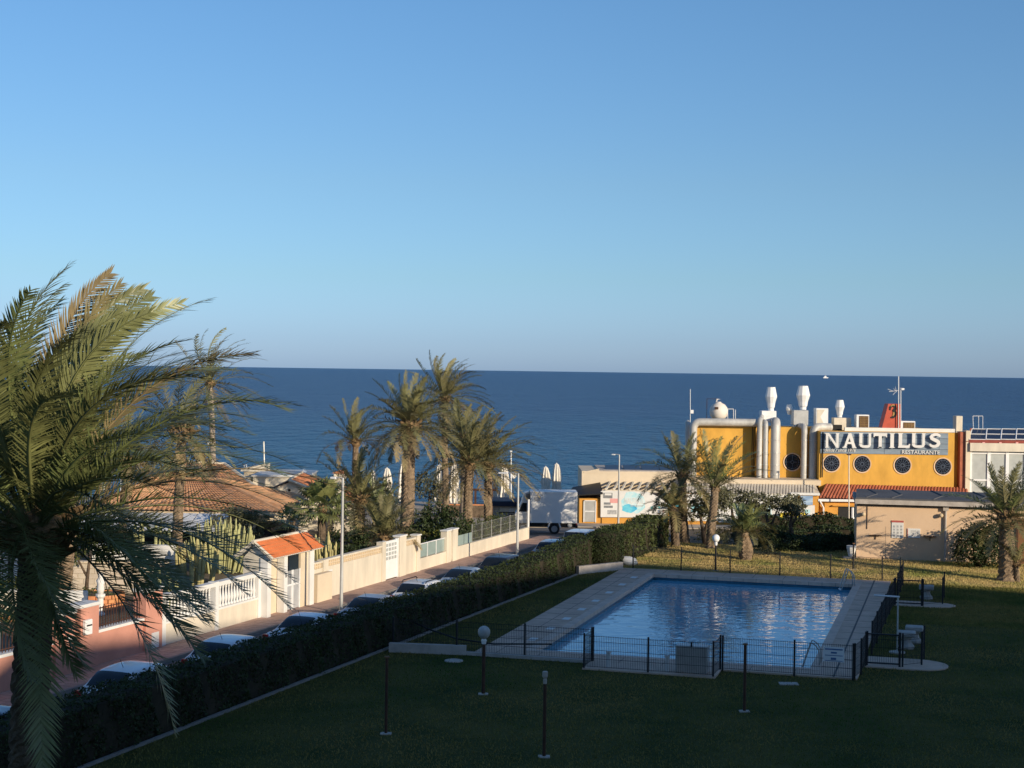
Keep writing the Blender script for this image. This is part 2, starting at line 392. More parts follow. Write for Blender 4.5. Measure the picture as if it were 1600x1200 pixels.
# garden ground behind the street walls
gd = MB(ST); gd.box(-40, 36, 8.1, 45, -.4, .06); struct(gd.build('garden_ground', 'soil'))

# ------------------------------------------------------------------ pool
pool = thing('swimming_pool', 'long rectangular swimming pool of calm blue water set in a paved deck', 'pool', PL(5.1, 0, 0))
dk = MB(PL); PW, PLN = 10.2, 23.1
dk.box(DA0, -.32, DB0, DB1, -.4, .06); dk.box(PW + .32, DA1, DB0, DB1, -.4, .06)
dk.box(-.32, PW + .32, DB0, -.32, -.4, .06); dk.box(-.32, PW + .32, PLN + .32, DB1, -.4, .06)
dk.box(2.5, 7.2, -2.75, DB0, -.4, .056)
dk.build('deck', 'deck', pool)
cp = MB(PL)
for b in np.arange(-.32, PLN + .3, .66):
    for a0, a1 in ((-.32, .03), (PW - .03, PW + .32)): cp.box(a0, a1, b + .01, min(b + .65, PLN + .32), -.1, .075)
for a in np.arange(.03, PW - .05, .66):
    for b0, b1 in ((-.32, .03), (PLN - .03, PLN + .32)): cp.box(a + .01, min(a + .65, PW - .03), b0, b1, -.1, .075)
cp.build('coping', 'deck_edge', pool, kind='stuff')
wl = MB(PL)
wl.box(-.25, 0, -.25, PLN + .25, -1.2, .055); wl.box(PW, PW + .25, -.25, PLN + .25, -1.2, .055)
wl.box(0, PW, -.25, 0, -1.2, .055); wl.box(0, PW, PLN, PLN + .25, -1.2, .055)
wl.build('wall_tiles', 'pool_tile', pool)
wt = MB(PL); wt.quad((0, 0, -.24), (PW, 0, -.24), (PW, PLN, -.24), (0, PLN, -.24)); wt.build('water', 'pool_water', pool)
jn = MB(PL); jn.box(11.05, 11.12, DB0 + .02, DB1 - .02, .06, .066)
for b in np.arange(0.5, 25, 1.55):
    jn.box(PW + .34, 11.04, b, b + .018, .06, .0655); jn.box(11.14, DA1 - .01, b, b + .018, .06, .0655); jn.box(DA0 + .01, -.34, b + .4, b + .418, .06, .0655)
jn.box(-1.2, -1.18, DB0 + .02, DB1 - .02, .06, .0648)
for a in np.arange(0.4, 10, 1.55): jn.box(a, a + .018, PLN + .34, DB1 - .01, .06, .0655); jn.box(a, a + .018, DB0, -.34, .06, .0655)
jn.build('deck_joint', 'joint', pool, kind='stuff')
for b in (2.2, 4.9, 7.5, 10.2, 12.9, 15.7, 18.6, 21.4):
    mk = MB(PL); mk.box(-.82, -.52, b - .3, b + .3, .06, .07); mk.build('depth_marker', 'white_paint', pool)
def ladder(a, b, ang, label):
    p = PL(a, b, .06); t = thing('pool_ladder', label, 'pool ladder', p, ang, 'curved handrails at the pool edge')
    for sgn in (-1, 1):
        m = MB(); pts = []
        for i in range(15):
            q = i / 14
            if q < .5: x = -.55 + .62 * q; z = -.2 + 2.1 * q * (1 - .12 * q)
            else: th = (q - .5) / .5 * math.pi * .62; x = -.24 + .28 * math.sin(th) + .14 * (q - .5); z = .79 + .0 - .72 * (1 - math.cos(th)) * .62
            pts.append((x, sgn * .27, max(z, -.2)))
        pts[-1] = (pts[-1][0], pts[-1][1], 0.0)
        m.tube(pts, .028, 6); m.build('handrail', 'grey_metal', t, world=False, smooth=True)
    m = MB(); m.box(-.62, -.5, -.25, .25, -.22, -.18); m.build('tread', 'white_metal', t, world=False)
    return t
ladder(10.35, .95, POOL_ROT, 'curved steel handrails at the pool corner behind the white rules sign')
ladder(10.1, 22.6, POOL_ROT + .25, 'thin arched steel handrail at the far corner of the pool')

# ------------------------------------------------------------------ pool fence
def wire_panel(parent, p0, p1, h, z0=.10, step=.062, r=.0055):
    a0, b0 = p0; a1, b1 = p1; L = math.hypot(a1 - a0, b1 - b0); n = max(2, int(L / step)); m = MB(PL)
    ta, tb = (a1 - a0) / L, (b1 - b0) / L; na, nb = -tb, ta
    for i in range(n + 1):
        t = i / n; a = a0 + (a1 - a0) * t; b = b0 + (b1 - b0) * t
        m.add([(a - ta * r, b - tb * r, z0), (a + ta * r, b + tb * r, z0), (a + na * r, b + nb * r, z0), (a - ta * r, b - tb * r, h), (a + ta * r, b + tb * r, h), (a + na * r, b + nb * r, h)],
              [(0, 1, 4, 3), (1, 2, 5, 4), (2, 0, 3, 5)])
    for z in [z0 + .02] + list(np.arange(z0 + .3, h - .05, .3)) + [h - .03]:
        rr = r * 1.3
        m.add([(a0, b0, z - rr), (a1, b1, z - rr), (a1, b1, z + rr), (a0, b0, z + rr), (a0 + na * rr * 2, b0 + nb * rr * 2, z), (a1 + na * rr * 2, b1 + nb * rr * 2, z)], [(0, 1, 2, 3), (0, 4, 5, 1), (3, 2, 5, 4)])
    o = m.build('mesh_panel', 'dark_metal', parent); o['kind'] = 'stuff'; return o
def fence(label, pts, h=1.22, closed=False):
    t = thing('wire_fence', label, 'fence', PL(pts[0][0], pts[0][1], .05))
    for i, (a, b) in enumerate(pts):
        m = MB(PL); m.cbox(a - .032, a + .032, b - .032, b + .032, .0, h + .06, .008); m.build('post', 'dark_metal', t)
        if i: wire_panel(t, pts[i - 1], (a, b), h)
    return t
def frame_gate(label, p0, p1, h=1.18, group=None):
    t = thing('fence_gate', label, 'gate', PL(p0[0], p0[1], .05), group=group); L = math.hypot(p1[0] - p0[0], p1[1] - p0[1])
    a0, b0 = p0; a1, b1 = p1; f = MB(PL)
    for (A, B) in (((a0, b0, .12), (a0, b0, h)), ((a1, b1, .12), (a1, b1, h)), ((a0, b0, h), (a1, b1, h)), ((a0, b0, .14), (a1, b1, .14))): f.tube([A, B], .032, 6)
    f.build('frame', 'dark_metal', t); wire_panel(t, p0, p1, h - .03)
    m = MB(PL); m.box(a1 - .05, a1 + .05, b1 - .1, b1 + .02, .62, .72); m.build('latch', 'dark_metal', t)
    for (a, b) in (p0, p1):
        m = MB(PL); m.box(a - .04, a + .04, b - .04, b + .04, .0, h + .1); m.build('post', 'dark_metal', t)
    return t
fence('dark wire mesh fence between the pool and the sunlit strip of lawn', [(-1.5 + 2.59 * i, 25.15) for i in range(6)] + [(12.35, 25.1)])
fence('dark wire mesh fence from the tall hedge to the pool deck with a sagging cable', [(-4.98, -1.75), (-2.57, -1.5), (0.02, -1.42), (2.52, -1.38)])
fence('dark wire mesh fence stepping out around the paved bay at the end of the pool', [(2.55, -1.3), (2.55, -2.68), (4.85, -2.70), (7.12, -2.66), (7.16, -1.3)])
fence('dark wire mesh fence carrying the white rules sign', [(7.25, -1.36), (9.75, -1.36), (11.75, -1.36)])
fence('short run of dark wire mesh between the corner of the deck and the first gate', [(11.8, -1.3), (11.95, -.2), (12.02, 1.3)])
fence('long dark wire mesh fence along the deck between the two gates', [(12.1, 3.9), (12.15, 6.4), (12.2, 8.9), (12.25, 11.4), (12.3, 13.9), (12.38, 16.6)])
fence('short run of dark wire mesh behind the second gate by the shed lawn', [(12.45, 18.9), (12.5, 21.4), (12.52, 23.9)])
frame_gate('closed mesh gate beside the stone stools and the shower pole', (12.05, 1.45), (13.2, 1.5))
frame_gate('closed mesh gate by the lawn in front of the beige shed', (12.42, 16.9), (13.6, 17.0))
fence('low mesh screen beside the gate and stone stools', [(13.3, 1.55), (13.95, 2.2), (14.0, 3.6)], 1.2)
fence('low mesh screen standing at the round path end towards the shed', [(13.65, 17.05), (14.5, 18.0), (14.55, 20.2)], 1.2)
m = MB(PL); pts = [(-5.6, 1.6, .62), (-4.4, .5, .5), (-2.6, -1.30, .52), (-1.2, -1.28, .42), (0, -1.30, .50), (1.0, -1.26, .55)]
m.tube(pts, .03, 6); tag(m.build('cable', 'black'), 'thick black cable slung along the mesh fence', 'cable')
# paved pads at the gates
for (a0, b0, b1, lab) in ((12.0, 1.2, 3.3, 'pale paved pad with a rounded end at the gate nearest the stools'), (12.2, 16.8, 18.4, 'pale paved pad with a rounded end at the gate nearest the shed')):
    m = MB(PL); poly = [(a0, b0), (a0 + 1.8, b0)]; cy = (b0 + b1) / 2; r = (b1 - b0) / 2
    for i in range(1, 9): th = -math.pi / 2 + math.pi * i / 9; poly.append((a0 + 1.8 + 1.1 * math.cos(th), cy + r * math.sin(th)))
    poly += [(a0 + 1.8, b1), (a0, b1)]
    m.slab(poly, -.2, .045); struct(m.build('gate_path', 'deck'))
# low white walls
for (p0, p1, z1, lab) in (((-5.05, -1.95), (-2.2, -1.52), .34, 'low white wall at the foot of the mesh fence by the hedge'), ((-3.75, 21.9), (-2.0, 24.6), .42, 'low white retaining wall between the hedge and the far deck corner'), ((-2.2, -1.50), (2.5, -1.46), .12, 'thin pale edging under the mesh fence on the lawn side')):
    m = MB(PL); dx, dy = p1[0] - p0[0], p1[1] - p0[1]; L = math.hypot(dx, dy); nx_, ny_ = -dy / L * .11, dx / L * .11
    m.slab([(p0[0] - nx_, p0[1] - ny_), (p1[0] - nx_, p1[1] - ny_), (p1[0] + nx_, p1[1] + ny_), (p0[0] + nx_, p0[1] + ny_)][::1], -.2, z1)
    tag(m.build('low_wall', 'concrete'), lab, 'wall')
# sign, equipment locker, bollards, shower, stools, drain covers
t = thing('rules_sign', 'white pool rules sign hung on the mesh fence near the handrails', 'sign', PL(11.1, -1.42, .62))
m = MB(PL); m.box(10.75, 11.45, -1.46, -1.435, .62, 1.12); m.build('board', 'white_metal', t)
for z0, z1, a0, a1 in ((1.02, 1.07, 10.8, 11.4), (.90, .96, 11.0, 11.2), (.82, .845, 10.8, 11.4), (.68, .76, 11.0, 11.18), (.64, .66, 10.8, 11.4)):
    m = MB(PL); m.box(a0, a1, -1.466, -1.461, z0, z1); m.build('print', 'blue_text', t)
t = thing('equipment_locker', 'grey metal locker standing in the paved bay behind the mesh', 'locker', PL(6.2, -2.2, .06))
m = MB(PL); m.cbox(5.75, 6.85, -2.35, -1.85, .06, 1.0, .015); m.build('body', 'grey_metal', t)
m = MB(PL); m.box(5.8, 6.8, -2.362, -2.352, .1, .96); m.build('door', 'concrete', t)
m = MB(PL); m.box(6.28, 6.34, -2.40, -2.36, .98, 1.15); m.build('handle', 'black', t)
for a, lab in ((3.35, 'short white post standing alone in the paved bay behind the mesh'), (5.45, 'short white post with a flat cap beside the grey metal locker')):
    m = MB(PL); m.lathe([(.07, .05), (.07, .55), (.09, .56), (.09, .62)], *(a, -2.3), n=10); tag(m.build('bollard', 'white_paint'), lab, 'bollard', 'short white posts in the paved bay')
t = thing('shower_pole', 'thin pale shower pole with a bent arm between the two pool gates', 'shower', PL(13.0, 4.6, 0))
m = MB(PL); m.tube([(13.0, 4.6, 0), (13.0, 4.6, 2.1)], .03, 8); m.build('pole', 'grey_metal', t)
m = MB(PL); m.tube([(12.1, 4.7, 2.13), (13.05, 4.6, 2.13)], .035, 8); m.build('arm', 'white_metal', t)
m = MB(PL); m.lathe([(.3, 0), (.3, .05), (.06, .1)], 13.0, 4.6, 12); m.build('base', 'concrete', t)
def stool(a, b, lab):
    p = PL(a, b, 0); t = thing('stone_stool', lab, 'stool', p, POOL_ROT)
    m = MB(); m.lathe([(.26, 0), (.3, .06), (.3, .14), (.2, .24), (.17, .36), (.22, .46), (.28, .5)], 0, 0, 10); m.build('pedestal', 'stone', t, world=False)
    m = MB(); m.cbox(-.34, .34, -.3, .3, .5, .68, .03); m.build('seat', 'stone', t, world=False)
stool(13.55, 7.0, 'pale stone pedestal stool second from the shower pole')
stool(13.3, 5.6, 'pale stone pedestal stool right beside the shower pole')
stool(13.75, 19.4, 'pale stone stool with plants on top near the shed lawn')
pp = at(709, 1033); m = MB(); m.lathe([(.34, -.02), (.34, .03), (.3, .04)], pp.x, pp.y, 16); tag(m.build('drain_cover', 'concrete'), 'round pale drain cover in the grass by the fence', 'drain cover')
pp = at(1232, 1069); m = MB(); m.box(pp.x - .32, pp.x + .32, pp.y - .2, pp.y + .2, -.02, .035); tag(m.build('drain_cover', 'concrete'), 'rectangular pale drain cover in the grass before the pool', 'drain cover')

# ------------------------------------------------------------------ lawn lamps and bare posts
def lamp_post(px, py, h, r, globe, lab, m_='brown_metal', lean=0.0):
    p = at(px, py); t = thing('garden_lamp' if globe else 'lawn_post', lab, 'lamp' if globe else 'post', p)
    m = MB(); m.tube([(0, 0, -.05), (lean * h, 0, h)], r, 10); m.build('pole', m_, t, world=False, smooth='auto')
    m = MB(); m.cbox(-.16, .16, -.12, .12, -.03, .035, .01); m.build('base', 'concrete', t, world=False)
    if globe == 1:
        m = MB(); m.lathe([(.03, 0), (.1, .05), (.17, .12), (.2, .22), (.19, .32), (.13, .4), (.05, .44)], lean * h, 0, 12, h); m.build('globe', 'globe_dull' if py > 1000 else 'globe', t, world=False, smooth=True)
        m = MB(); m.lathe([(.07, -.14), (.09, -.02), (.06, .03)], lean * h, 0, 10, h); m.build('collar', 'white_metal', t, world=False)
    elif globe == 2:
        m = MB(); m.lathe([(.05, 0), (.055, .1), (.04, .14), (.075, .2), (.075, .32), (.06, .34)], lean * h, 0, 10, h); m.build('lamp_holder', 'concrete', t, world=False)
    else:
        m = MB(); m.lathe([(.08, 0), (.08, .04)], lean * h, 0, 10, h); m.build('cap', 'wood', t, world=False)
lamp_post(603, 1147, 2.2, .045, 0, 'plain brown post on the lawn with no lamp, next to the hedge')
lamp_post(755, 1085, 1.78, .06, 1, 'brown post with a cracked white globe lamp beside the wire fence')
lamp_post(850, 1183, 2.0, .05, 2, 'brown post with a broken lamp holder and missing globe on the lawn')
lamp_post(1163, 1112, 2.08, .05, 0, 'plain dark post on the lawn in front of the grey locker')
lamp_post(1118, 892, 1.5, .05, 1, 'dark post with a white oval lamp in front of the squat palm', 'black')
lamp_post(1333, 890, 1.4, .045, 0, 'bare dark post standing at the corner of the beige shed', 'black')

# ------------------------------------------------------------------ leaf faces
def leaf_faces(P, N, size, rng=RNG, lean=.7, asp=.45):
    n = len(P); rnd = rng.normal(size=(n, 3)); d = N * lean + rnd; d /= np.linalg.norm(d, axis=1)[:, None] + 1e-9
    t = np.cross(d, rng.normal(size=(n, 3))); t /= np.linalg.norm(t, axis=1)[:, None] + 1e-9
    b = np.cross(d, t); s = (size * rng.uniform(.6, 1.3, n))[:, None]
    V = np.stack([P - t * s, P - b * s * asp, P + t * s, P + b * s * asp], axis=1).reshape(-1, 3)
    return V, np.arange(n * 4).reshape(-1, 4)
def leaf_cloud(name, blobs, n, size, m, parent=None, hollow=.45, rng=RNG):
    """blobs: (centre, radii); leaves spread through each ellipsoid, denser to the outside, in clumps"""
    vol = np.array([b[1][0] * b[1][1] * b[1][2] for b in blobs]) ** .8; cnt = (n * vol / vol.sum()).astype(int) + 3; Ps = []; Ns = []
    for (c, r), k in zip(blobs, cnt):
        ncl = max(4, k // 14); d = rng.normal(size=(ncl, 3)); d /= np.linalg.norm(d, axis=1)[:, None]
        rad = hollow + (1.08 - hollow) * rng.random(ncl) ** .6; cc = d * rad[:, None]
        idx = rng.integers(0, ncl, k); p = cc[idx] + rng.normal(size=(k, 3)) * .13
        Ps.append(np.array(c) + p * np.array(r)); Ns.append(p / (np.linalg.norm(p, axis=1)[:, None] + 1e-6))
    Pa = np.concatenate(Ps); Na = np.concatenate(Ns); rx_, ry_ = Pa[:, 0] - SO[0], Pa[:, 1] - SO[1]; uu = rx_ * SN.x + ry_ * SN.y; ss = rx_ * SD.x + ry_ * SD.y
    ok = ~((uu > 1.5) & (uu < 8.35) & (ss < 37)); V, F = leaf_faces(Pa[ok], Na[ok], size, rng)      # trimmed back to the street wall
    return obj(name, np_mesh(name, V, F), m, parent)

# ------------------------------------------------------------------ grass blades on the lawn
def grass(n, amin, amax, bmin, bmax, h, wd):
    a = RNG.uniform(amin, amax, n); b = RNG.uniform(bmin, bmax, n)
    ka = np.array([kerb_a(-62), kerb_a(39)]); kk = ka[0] + (ka[1] - ka[0]) * (b + 62) / 101
    keep = (a > kk + .02) & ~((a > DA0) & (a < DA1) & (b > DB0) & (b < DB1)) & ~((a > 2.45) & (a < 7.25) & (b > -2.8) & (b < 0))
    for (a0, b0, b1) in ((12.0, 1.2, 3.3), (12.2, 16.8, 18.4)): keep &= ~((a > a0 - .1) & (a < a0 + 2.7) & (b > b0) & (b < b1))
    a, b = a[keep], b[keep]; n = len(a); o0 = np.array(PL(0, 0, 0)); P = o0 + a[:, None] * np.array([PE1.x, PE1.y, 0]) + b[:, None] * np.array([PE2.x, PE2.y, 0])
    th = RNG.uniform(0, 2 * math.pi, n); T = np.stack([np.cos(th), np.sin(th), 0 * th], 1) * (wd * RNG.uniform(.6, 1.4, n))[:, None]
    tip = P + RNG.normal(size=(n, 3)) * h * .45 + np.array([[0, 0, 1.]]) * (h * RNG.uniform(.6, 1.3, n))[:, None]; tip[:, 2] = np.maximum(tip[:, 2], h * .4)
    return np.stack([P - T, P + T, tip], 1).reshape(-1, 3)
gp = np.concatenate([grass(70000, 11.9, 26, 12, 25, .055, .016), grass(330000, -22, 26, -24, 25, .05, .015)])
go = obj('grass', np_mesh('grass', gp, None, np.arange(len(gp)).reshape(-1, 3)), 'grass_blade'); tag(go, 'short green grass covering the shaded lawn round the pool', 'grass', kind='stuff')
gp = grass(210000, -6, 28, 24.9, 38.5, .06, .018)
go = obj('sunlit_dry_grass', np_mesh('sunlit_dry_grass', gp, None, np.arange(len(gp)).reshape(-1, 3)), 'sunlit_dry_blade'); tag(go, 'dry ochre grass, its colour brightened as sunlit, beyond the pool fence', 'grass', kind='stuff')

# ------------------------------------------------------------------ hedges
def hedge(label, frame, s0, s1, u0, u1, hfun, n, size, m='leaf_hedge', name='clipped_hedge', rough=.09):
    t = thing(name, label, 'hedge', frame((s0 + s1) / 2, (u0 + u1) / 2, 0))
    ns = int((s1 - s0) / .5) + 1; core = MB(frame); pts = []
    prof = [(0, 0), (0, .55), (.0, .95), (.12, 1), (.88, 1), (1, .95), (1, .55), (1, 0)]
    for i in range(ns + 1):
        s = s0 + (s1 - s0) * i / ns; h = hfun(s)
        for k, (a, b) in enumerate(prof): pts.append((s, u0 + .07 + (u1 - u0 - .14) * a + random.uniform(-.04, .04), (h - .07) * b + random.uniform(-.03, .03) * (b > 0)))
    K = len(prof)
    fs = [(i * K + k, i * K + k + 1, i * K + K + k + 1, i * K + K + k) for i in range(ns) for k in range(K - 1)] + [tuple(range(K)), tuple(range(ns * K + K - 1, ns * K - 1, -1))]
    core.add(pts, fs); core.build('core', 'hedge_wood', t)
    hm = max(hfun(s0), hfun(s1)); wts = np.array([hm, u1 - u0, hm, .0]); wts /= wts.sum()
    face = RNG.choice(3, n, p=wts[:3] / wts[:3].sum()); s = RNG.uniform(s0, s1, n); h = np.array([hfun(x) for x in s])
    vv = RNG.random(n); lump = rough * (np.sin(s * 2.3) + np.sin(s * 5.1 + 1.3 + vv * 4)) * .5
    u = np.where(face == 0, u0 - lump, np.where(face == 2, u1 + lump, u0 + (u1 - u0) * vv)) + RNG.normal(size=n) * .035
    z = np.where(face == 1, h + lump * .6, vv * h) + RNG.normal(size=n) * .03
    nrm = np.where((face == 1)[:, None], np.array([[0, 0, 1.]]), np.where((face == 0)[:, None], np.array([[0, -1., 0]]), np.array([[0, 1., 0]])))
    ne = int(n * .04) + 10
    se = np.where(RNG.random(ne) < .5, s0, s1); ue = RNG.uniform(u0, u1, ne); ze = RNG.random(ne) * np.array([hfun(x) for x in se])
    s = np.concatenate([s, se + RNG.normal(size=ne) * .04]); u = np.concatenate([u, ue]); z = np.concatenate([z, ze]); nrm = np.concatenate([nrm, np.tile(np.array([[1., 0, 0]]), (ne, 1))])
    o0 = np.array(frame(0, 0, 0)); ex = np.array(frame(1, 0, 0)) - o0; ey = np.array(frame(0, 1, 0)) - o0
    P = o0 + s[:, None] * ex + u[:, None] * ey + z[:, None] * np.array([[0, 0, 1.]])
    N = nrm[:, :1] * ex + nrm[:, 1:2] * ey + nrm[:, 2:] * np.array([[0, 0, 1.]])
    V, F = leaf_faces(P, N, size); obj('foliage', np_mesh('foliage', V, F), m, t); return t
hedge('long clipped dark green hedge between the lawn and the row of parked cars', ST, -30, 24.6, .12, 1.42,
      lambda s: float(np.interp(s, [-30, -22, -15, 0, 13, 20, 25], [1.66, 1.62, 1.50, 1.38, 1.30, 1.45, 1.72])), 62000, .055, rough=.16)
c = at(944, 884)
t = thing('round_hedge', 'rounded barrel-shaped hedge at the end of the long clipped hedge', 'hedge', c)
prof = [(.92, 0), (1.0, .5), (1.04, 1.0), (.98, 1.5), (.8, 1.8), (.4, 1.95), (.02, 1.98)]
m = MB(); m.lathe([(r * .93, z * .97) for r, z in prof], c.x, c.y, 20); m.build('core', 'hedge_wood', t, smooth=True)
n = 9000; th = RNG.uniform(0, 2 * math.pi, n); zz = RNG.random(n) ** .8 * 1.98; rr = np.interp(zz, [p[1] for p in prof], [p[0] for p in prof])
rr = np.where(zz > 1.7, rr * np.sqrt(RNG.random(n)) ** .4, rr) + RNG.normal(size=n) * .03
P = np.stack([c.x + rr * np.cos(th), c.y + rr * np.sin(th), zz], 1); N = np.stack([np.cos(th), np.sin(th), .3 + 0 * th], 1)
V, F = leaf_faces(P, N, .045); obj('foliage', np_mesh('foliage', V, F), 'leaf_hedge', t)
def line_frame(p0, p1):
    d = (p1 - p0); L = math.hypot(d.x, d.y); d = Vector((d.x / L, d.y / L)); nn = Vector((-d.y, d.x))
    return (lambda s, u, z: (p0.x + s * d.x + u * nn.x, p0.y + s * d.y + u * nn.y, z)), L
fr, L = line_frame(at(972, 882), at(1046, 852))
hedge('loosely clipped sunlit hedge running from the round hedge to the palms', fr, 0, L, 0, 1.5, lambda s: 1.75 + .12 * math.sin(s), 9000, .08, 'leaf_mid', rough=.2)
fr, L = line_frame(at(1186, 857), at(1338, 862))
hedge('low dark hedge in front of the restaurant terrace beside the shed', fr, 0, L, 0, 1.0, lambda s: .85 + .1 * math.sin(s * 1.7), 8000, .07, 'leaf_dark', rough=.2)
fr2, L2 = line_frame(Vector((atY(1150, 830, 104).x, 104, 0)), Vector((atY(1342, 830, 104).x, 104, 0)))
hedge('dark shrubbery between the lawn hedge and the terrace railing', (lambda s, u, z: fr2(s, u, z + gz(104))), 0, L2, 0, 1.6, lambda s: .55 + .12 * math.sin(s * 1.1), 5000, .09, 'leaf_dark', 'shrub_bed', .25)
# ------------------------------------------------------------------ street walls (street frame: s along, u towards the houses)
WU = 7.92
t = thing('pink_wall', 'salmon pink street wall with square pillars, white coping and iron railings', 'wall', ST(-9, WU, 0))
for s0, s1 in ((-24, -11.55), (-9.15, -6.26)):
    m = MB(ST); m.box(s0, s1, WU, WU + .25, 0, 1.12); m.build('wall', 'pink', t)
    m = MB(ST); m.box(s0, s1, WU - .06, WU + .31, 1.12, 1.22); m.build('coping', 'white_paint', t)
    m = MB(ST)
    for s in np.arange(s0 + .1, s1, .16): m.box(s - .012, s + .012, WU + .11, WU + .135, 1.22, 1.98)
    for z in (1.32, 1.92): m.box(s0, s1, WU + .10, WU + .145, z, z + .03)
    m.build('railing', 'brown_metal', t, kind='stuff')
for s0, s1, h in ((-11.55, -10.5, 2.02), (-10.2, -9.15, 2.12), (-6.26, -5.18, 2.15)):
    m = MB(ST); m.box(s0, s1, WU - .12, WU + .42, 0, h); p = m.build('pillar', 'pink', t)
    m = MB(ST); m.cbox(s0 - .06, s1 + .06, WU - .18, WU + .48, h, h + .13, .03); m.build('cap', 'white_paint', p)
m = MB(ST); m.box(-10.49, -10.21, WU + .1, WU + .15, .05, 2.0); m.build('gate', 'dark_metal', t)
m = MB(ST); m.box(-5.9, -5.45, WU - .16, WU - .121, .05, .62); m.build('meter_cover', 'white_paint', t)
t2 = thing('mailbox', 'white wall mailbox on the pink pillar by the narrow gate', 'mailbox', ST(-9.9, WU - .2, 1.2))
m = MB(ST); m.cbox(-10.1, -9.7, WU - .26, WU - .122, 1.2, 1.72, .02); m.build('box', 'white_metal', t2)
m = MB(ST); m.box(-10.05, -9.75, WU - .275, WU - .262, 1.5, 1.55); m.build('slot', 'black', t2)
t2 = thing('intercom_panel', 'small white intercom plate on the other pink gate pillar', 'intercom', ST(-10.8, WU - .15, 1.1))
m = MB(ST); m.box(-10.9, -10.65, WU - .15, WU - .122, 1.08, 1.3); m.build('plate', 'white_metal', t2)
m = MB(ST); m.box(-10.82, -10.73, WU - .16, WU - .151, 1.2, 1.26); m.build('button', 'grey_print', t2)
# balustrade
t = thing('balustrade_wall', 'white street wall topped with turned balusters', 'wall', ST(-1, WU, 0))
m = MB(ST); m.box(-5.15, 2.35, WU, WU + .24, 0, .78); m.build('wall', 'cream_pale', t)
m = MB(ST); m.box(-5.15, 2.35, WU - .03, WU + .27, .78, .86); m.build('plinth', 'white_paint', t)
m = MB(ST); m.box(-5.15, 2.35, WU - .04, WU + .28, 1.74, 1.9); m.build('top_rail', 'white_paint', t)
for s0, s1 in ((-5.15, -4.82), (-1.3, -1.05), (2.1, 2.36)):
    m = MB(ST); m.box(s0, s1, WU - .055, WU + .295, .0, 1.93); m.build('post', 'white_paint', t)
bal = MB(); bal.lathe([(.075, 0), (.075, .06), (.045, .1), (.06, .2), (.078, .3), (.06, .42), (.038, .6), (.036, .72), (.055, .76), (.04, .8), (.07, .83), (.07, .88)], 0, 0, 8); bme = bal.mesh('baluster', True); bme.materials.append(M['white_paint'])
for s in list(np.arange(-4.66, -1.4, .225)) + list(np.arange(-.92, 2.05, .225)):
    o = obj('baluster', bme, None, t); o.location = ST(s, WU + .12, .86)
# gate house
t = thing('gate_house', 'little cream gate porch with a bright orange tiled roof and grey doors', 'gate', ST(4.5, 8.0, 0))
U0, U1 = 7.62, 8.75
m = MB(ST); m.box(2.35, 2.55, U0 + .02, U1, 0, 2.45); m.add([(2.35, U0 + .02, 2.45), (2.35, U1, 2.45), (2.35, (U0 + U1) / 2, 3.05), (2.55, U0 + .02, 2.45), (2.55, U1, 2.45), (2.55, (U0 + U1) / 2, 3.05)], [(0, 1, 2), (5, 4, 3), (0, 2, 5, 3), (1, 4, 5, 2)]); m.build('end_wall', 'cream_pale', t)
m = MB(ST); m.box(6.35, 6.6, U0 + .02, U1, 0, 2.5); m.add([(6.6, U0 + .02, 2.45), (6.6, U1, 2.45), (6.6, (U0 + U1) / 2, 3.05), (6.4, U0 + .02, 2.45), (6.4, U1, 2.45), (6.4, (U0 + U1) / 2, 3.05)], [(0, 1, 2), (5, 4, 3), (0, 2, 5, 3), (1, 4, 5, 2)]); m.build('end_wall', 'cream_pale', t)
for s0, s1 in ((2.3, 2.62), (3.75, 4.05), (6.1, 6.5)):
    m = MB(ST); m.box(s0, s1, U0 - .06, U0 + .28, 0, 2.5); m.build('post', 'white_paint', t)
m = MB(ST); m.box(2.62, 3.75, U0 + .42, U0 + .55, 0, 1.25); m.build('side_panel', 'cream_pale', t)
m = MB(ST); m.box(5.45, 6.1, U0 + .06, U0 + .16, 0, 2.48); m.build('side_panel', 'cream', t)
m = MB(ST); m.box(2.9, 3.75, U0 + .3, U0 + .36, 0, 2.4); m.build('inner_panel', 'cream', t)
for s0, s1 in ((4.07, 4.74), (4.77, 5.44)):
    m = MB(ST); m.box(s0, s1, U0 + .10, U0 + .15, .03, 1.05); d = m.build('door', 'gate_grey', t)
    m = MB(ST); m.box(s0 - .01, s0 + .07, U0 + .07, U0 + .099, .0, 1.72); m.box(s1 - .07, s1 + .01, U0 + .07, U0 + .099, 0, 1.72); m.box(s0, s1, U0 + .075, U0 + .098, 1.05, 1.13); m.build('door_frame', 'white_metal', d)
    m = MB(ST)
    for s in np.arange(s0 + .1, s1 - .05, .1): m.box(s, s + .02, U0 + .11, U0 + .13, 1.13, 1.7)
    m.build('bars', 'white_metal', d, kind='stuff')
m = MB(ST); m.box(2.35, 6.6, U0 + .05, U0 + .2, 2.5, 2.6); m.build('lintel', 'white_paint', t)
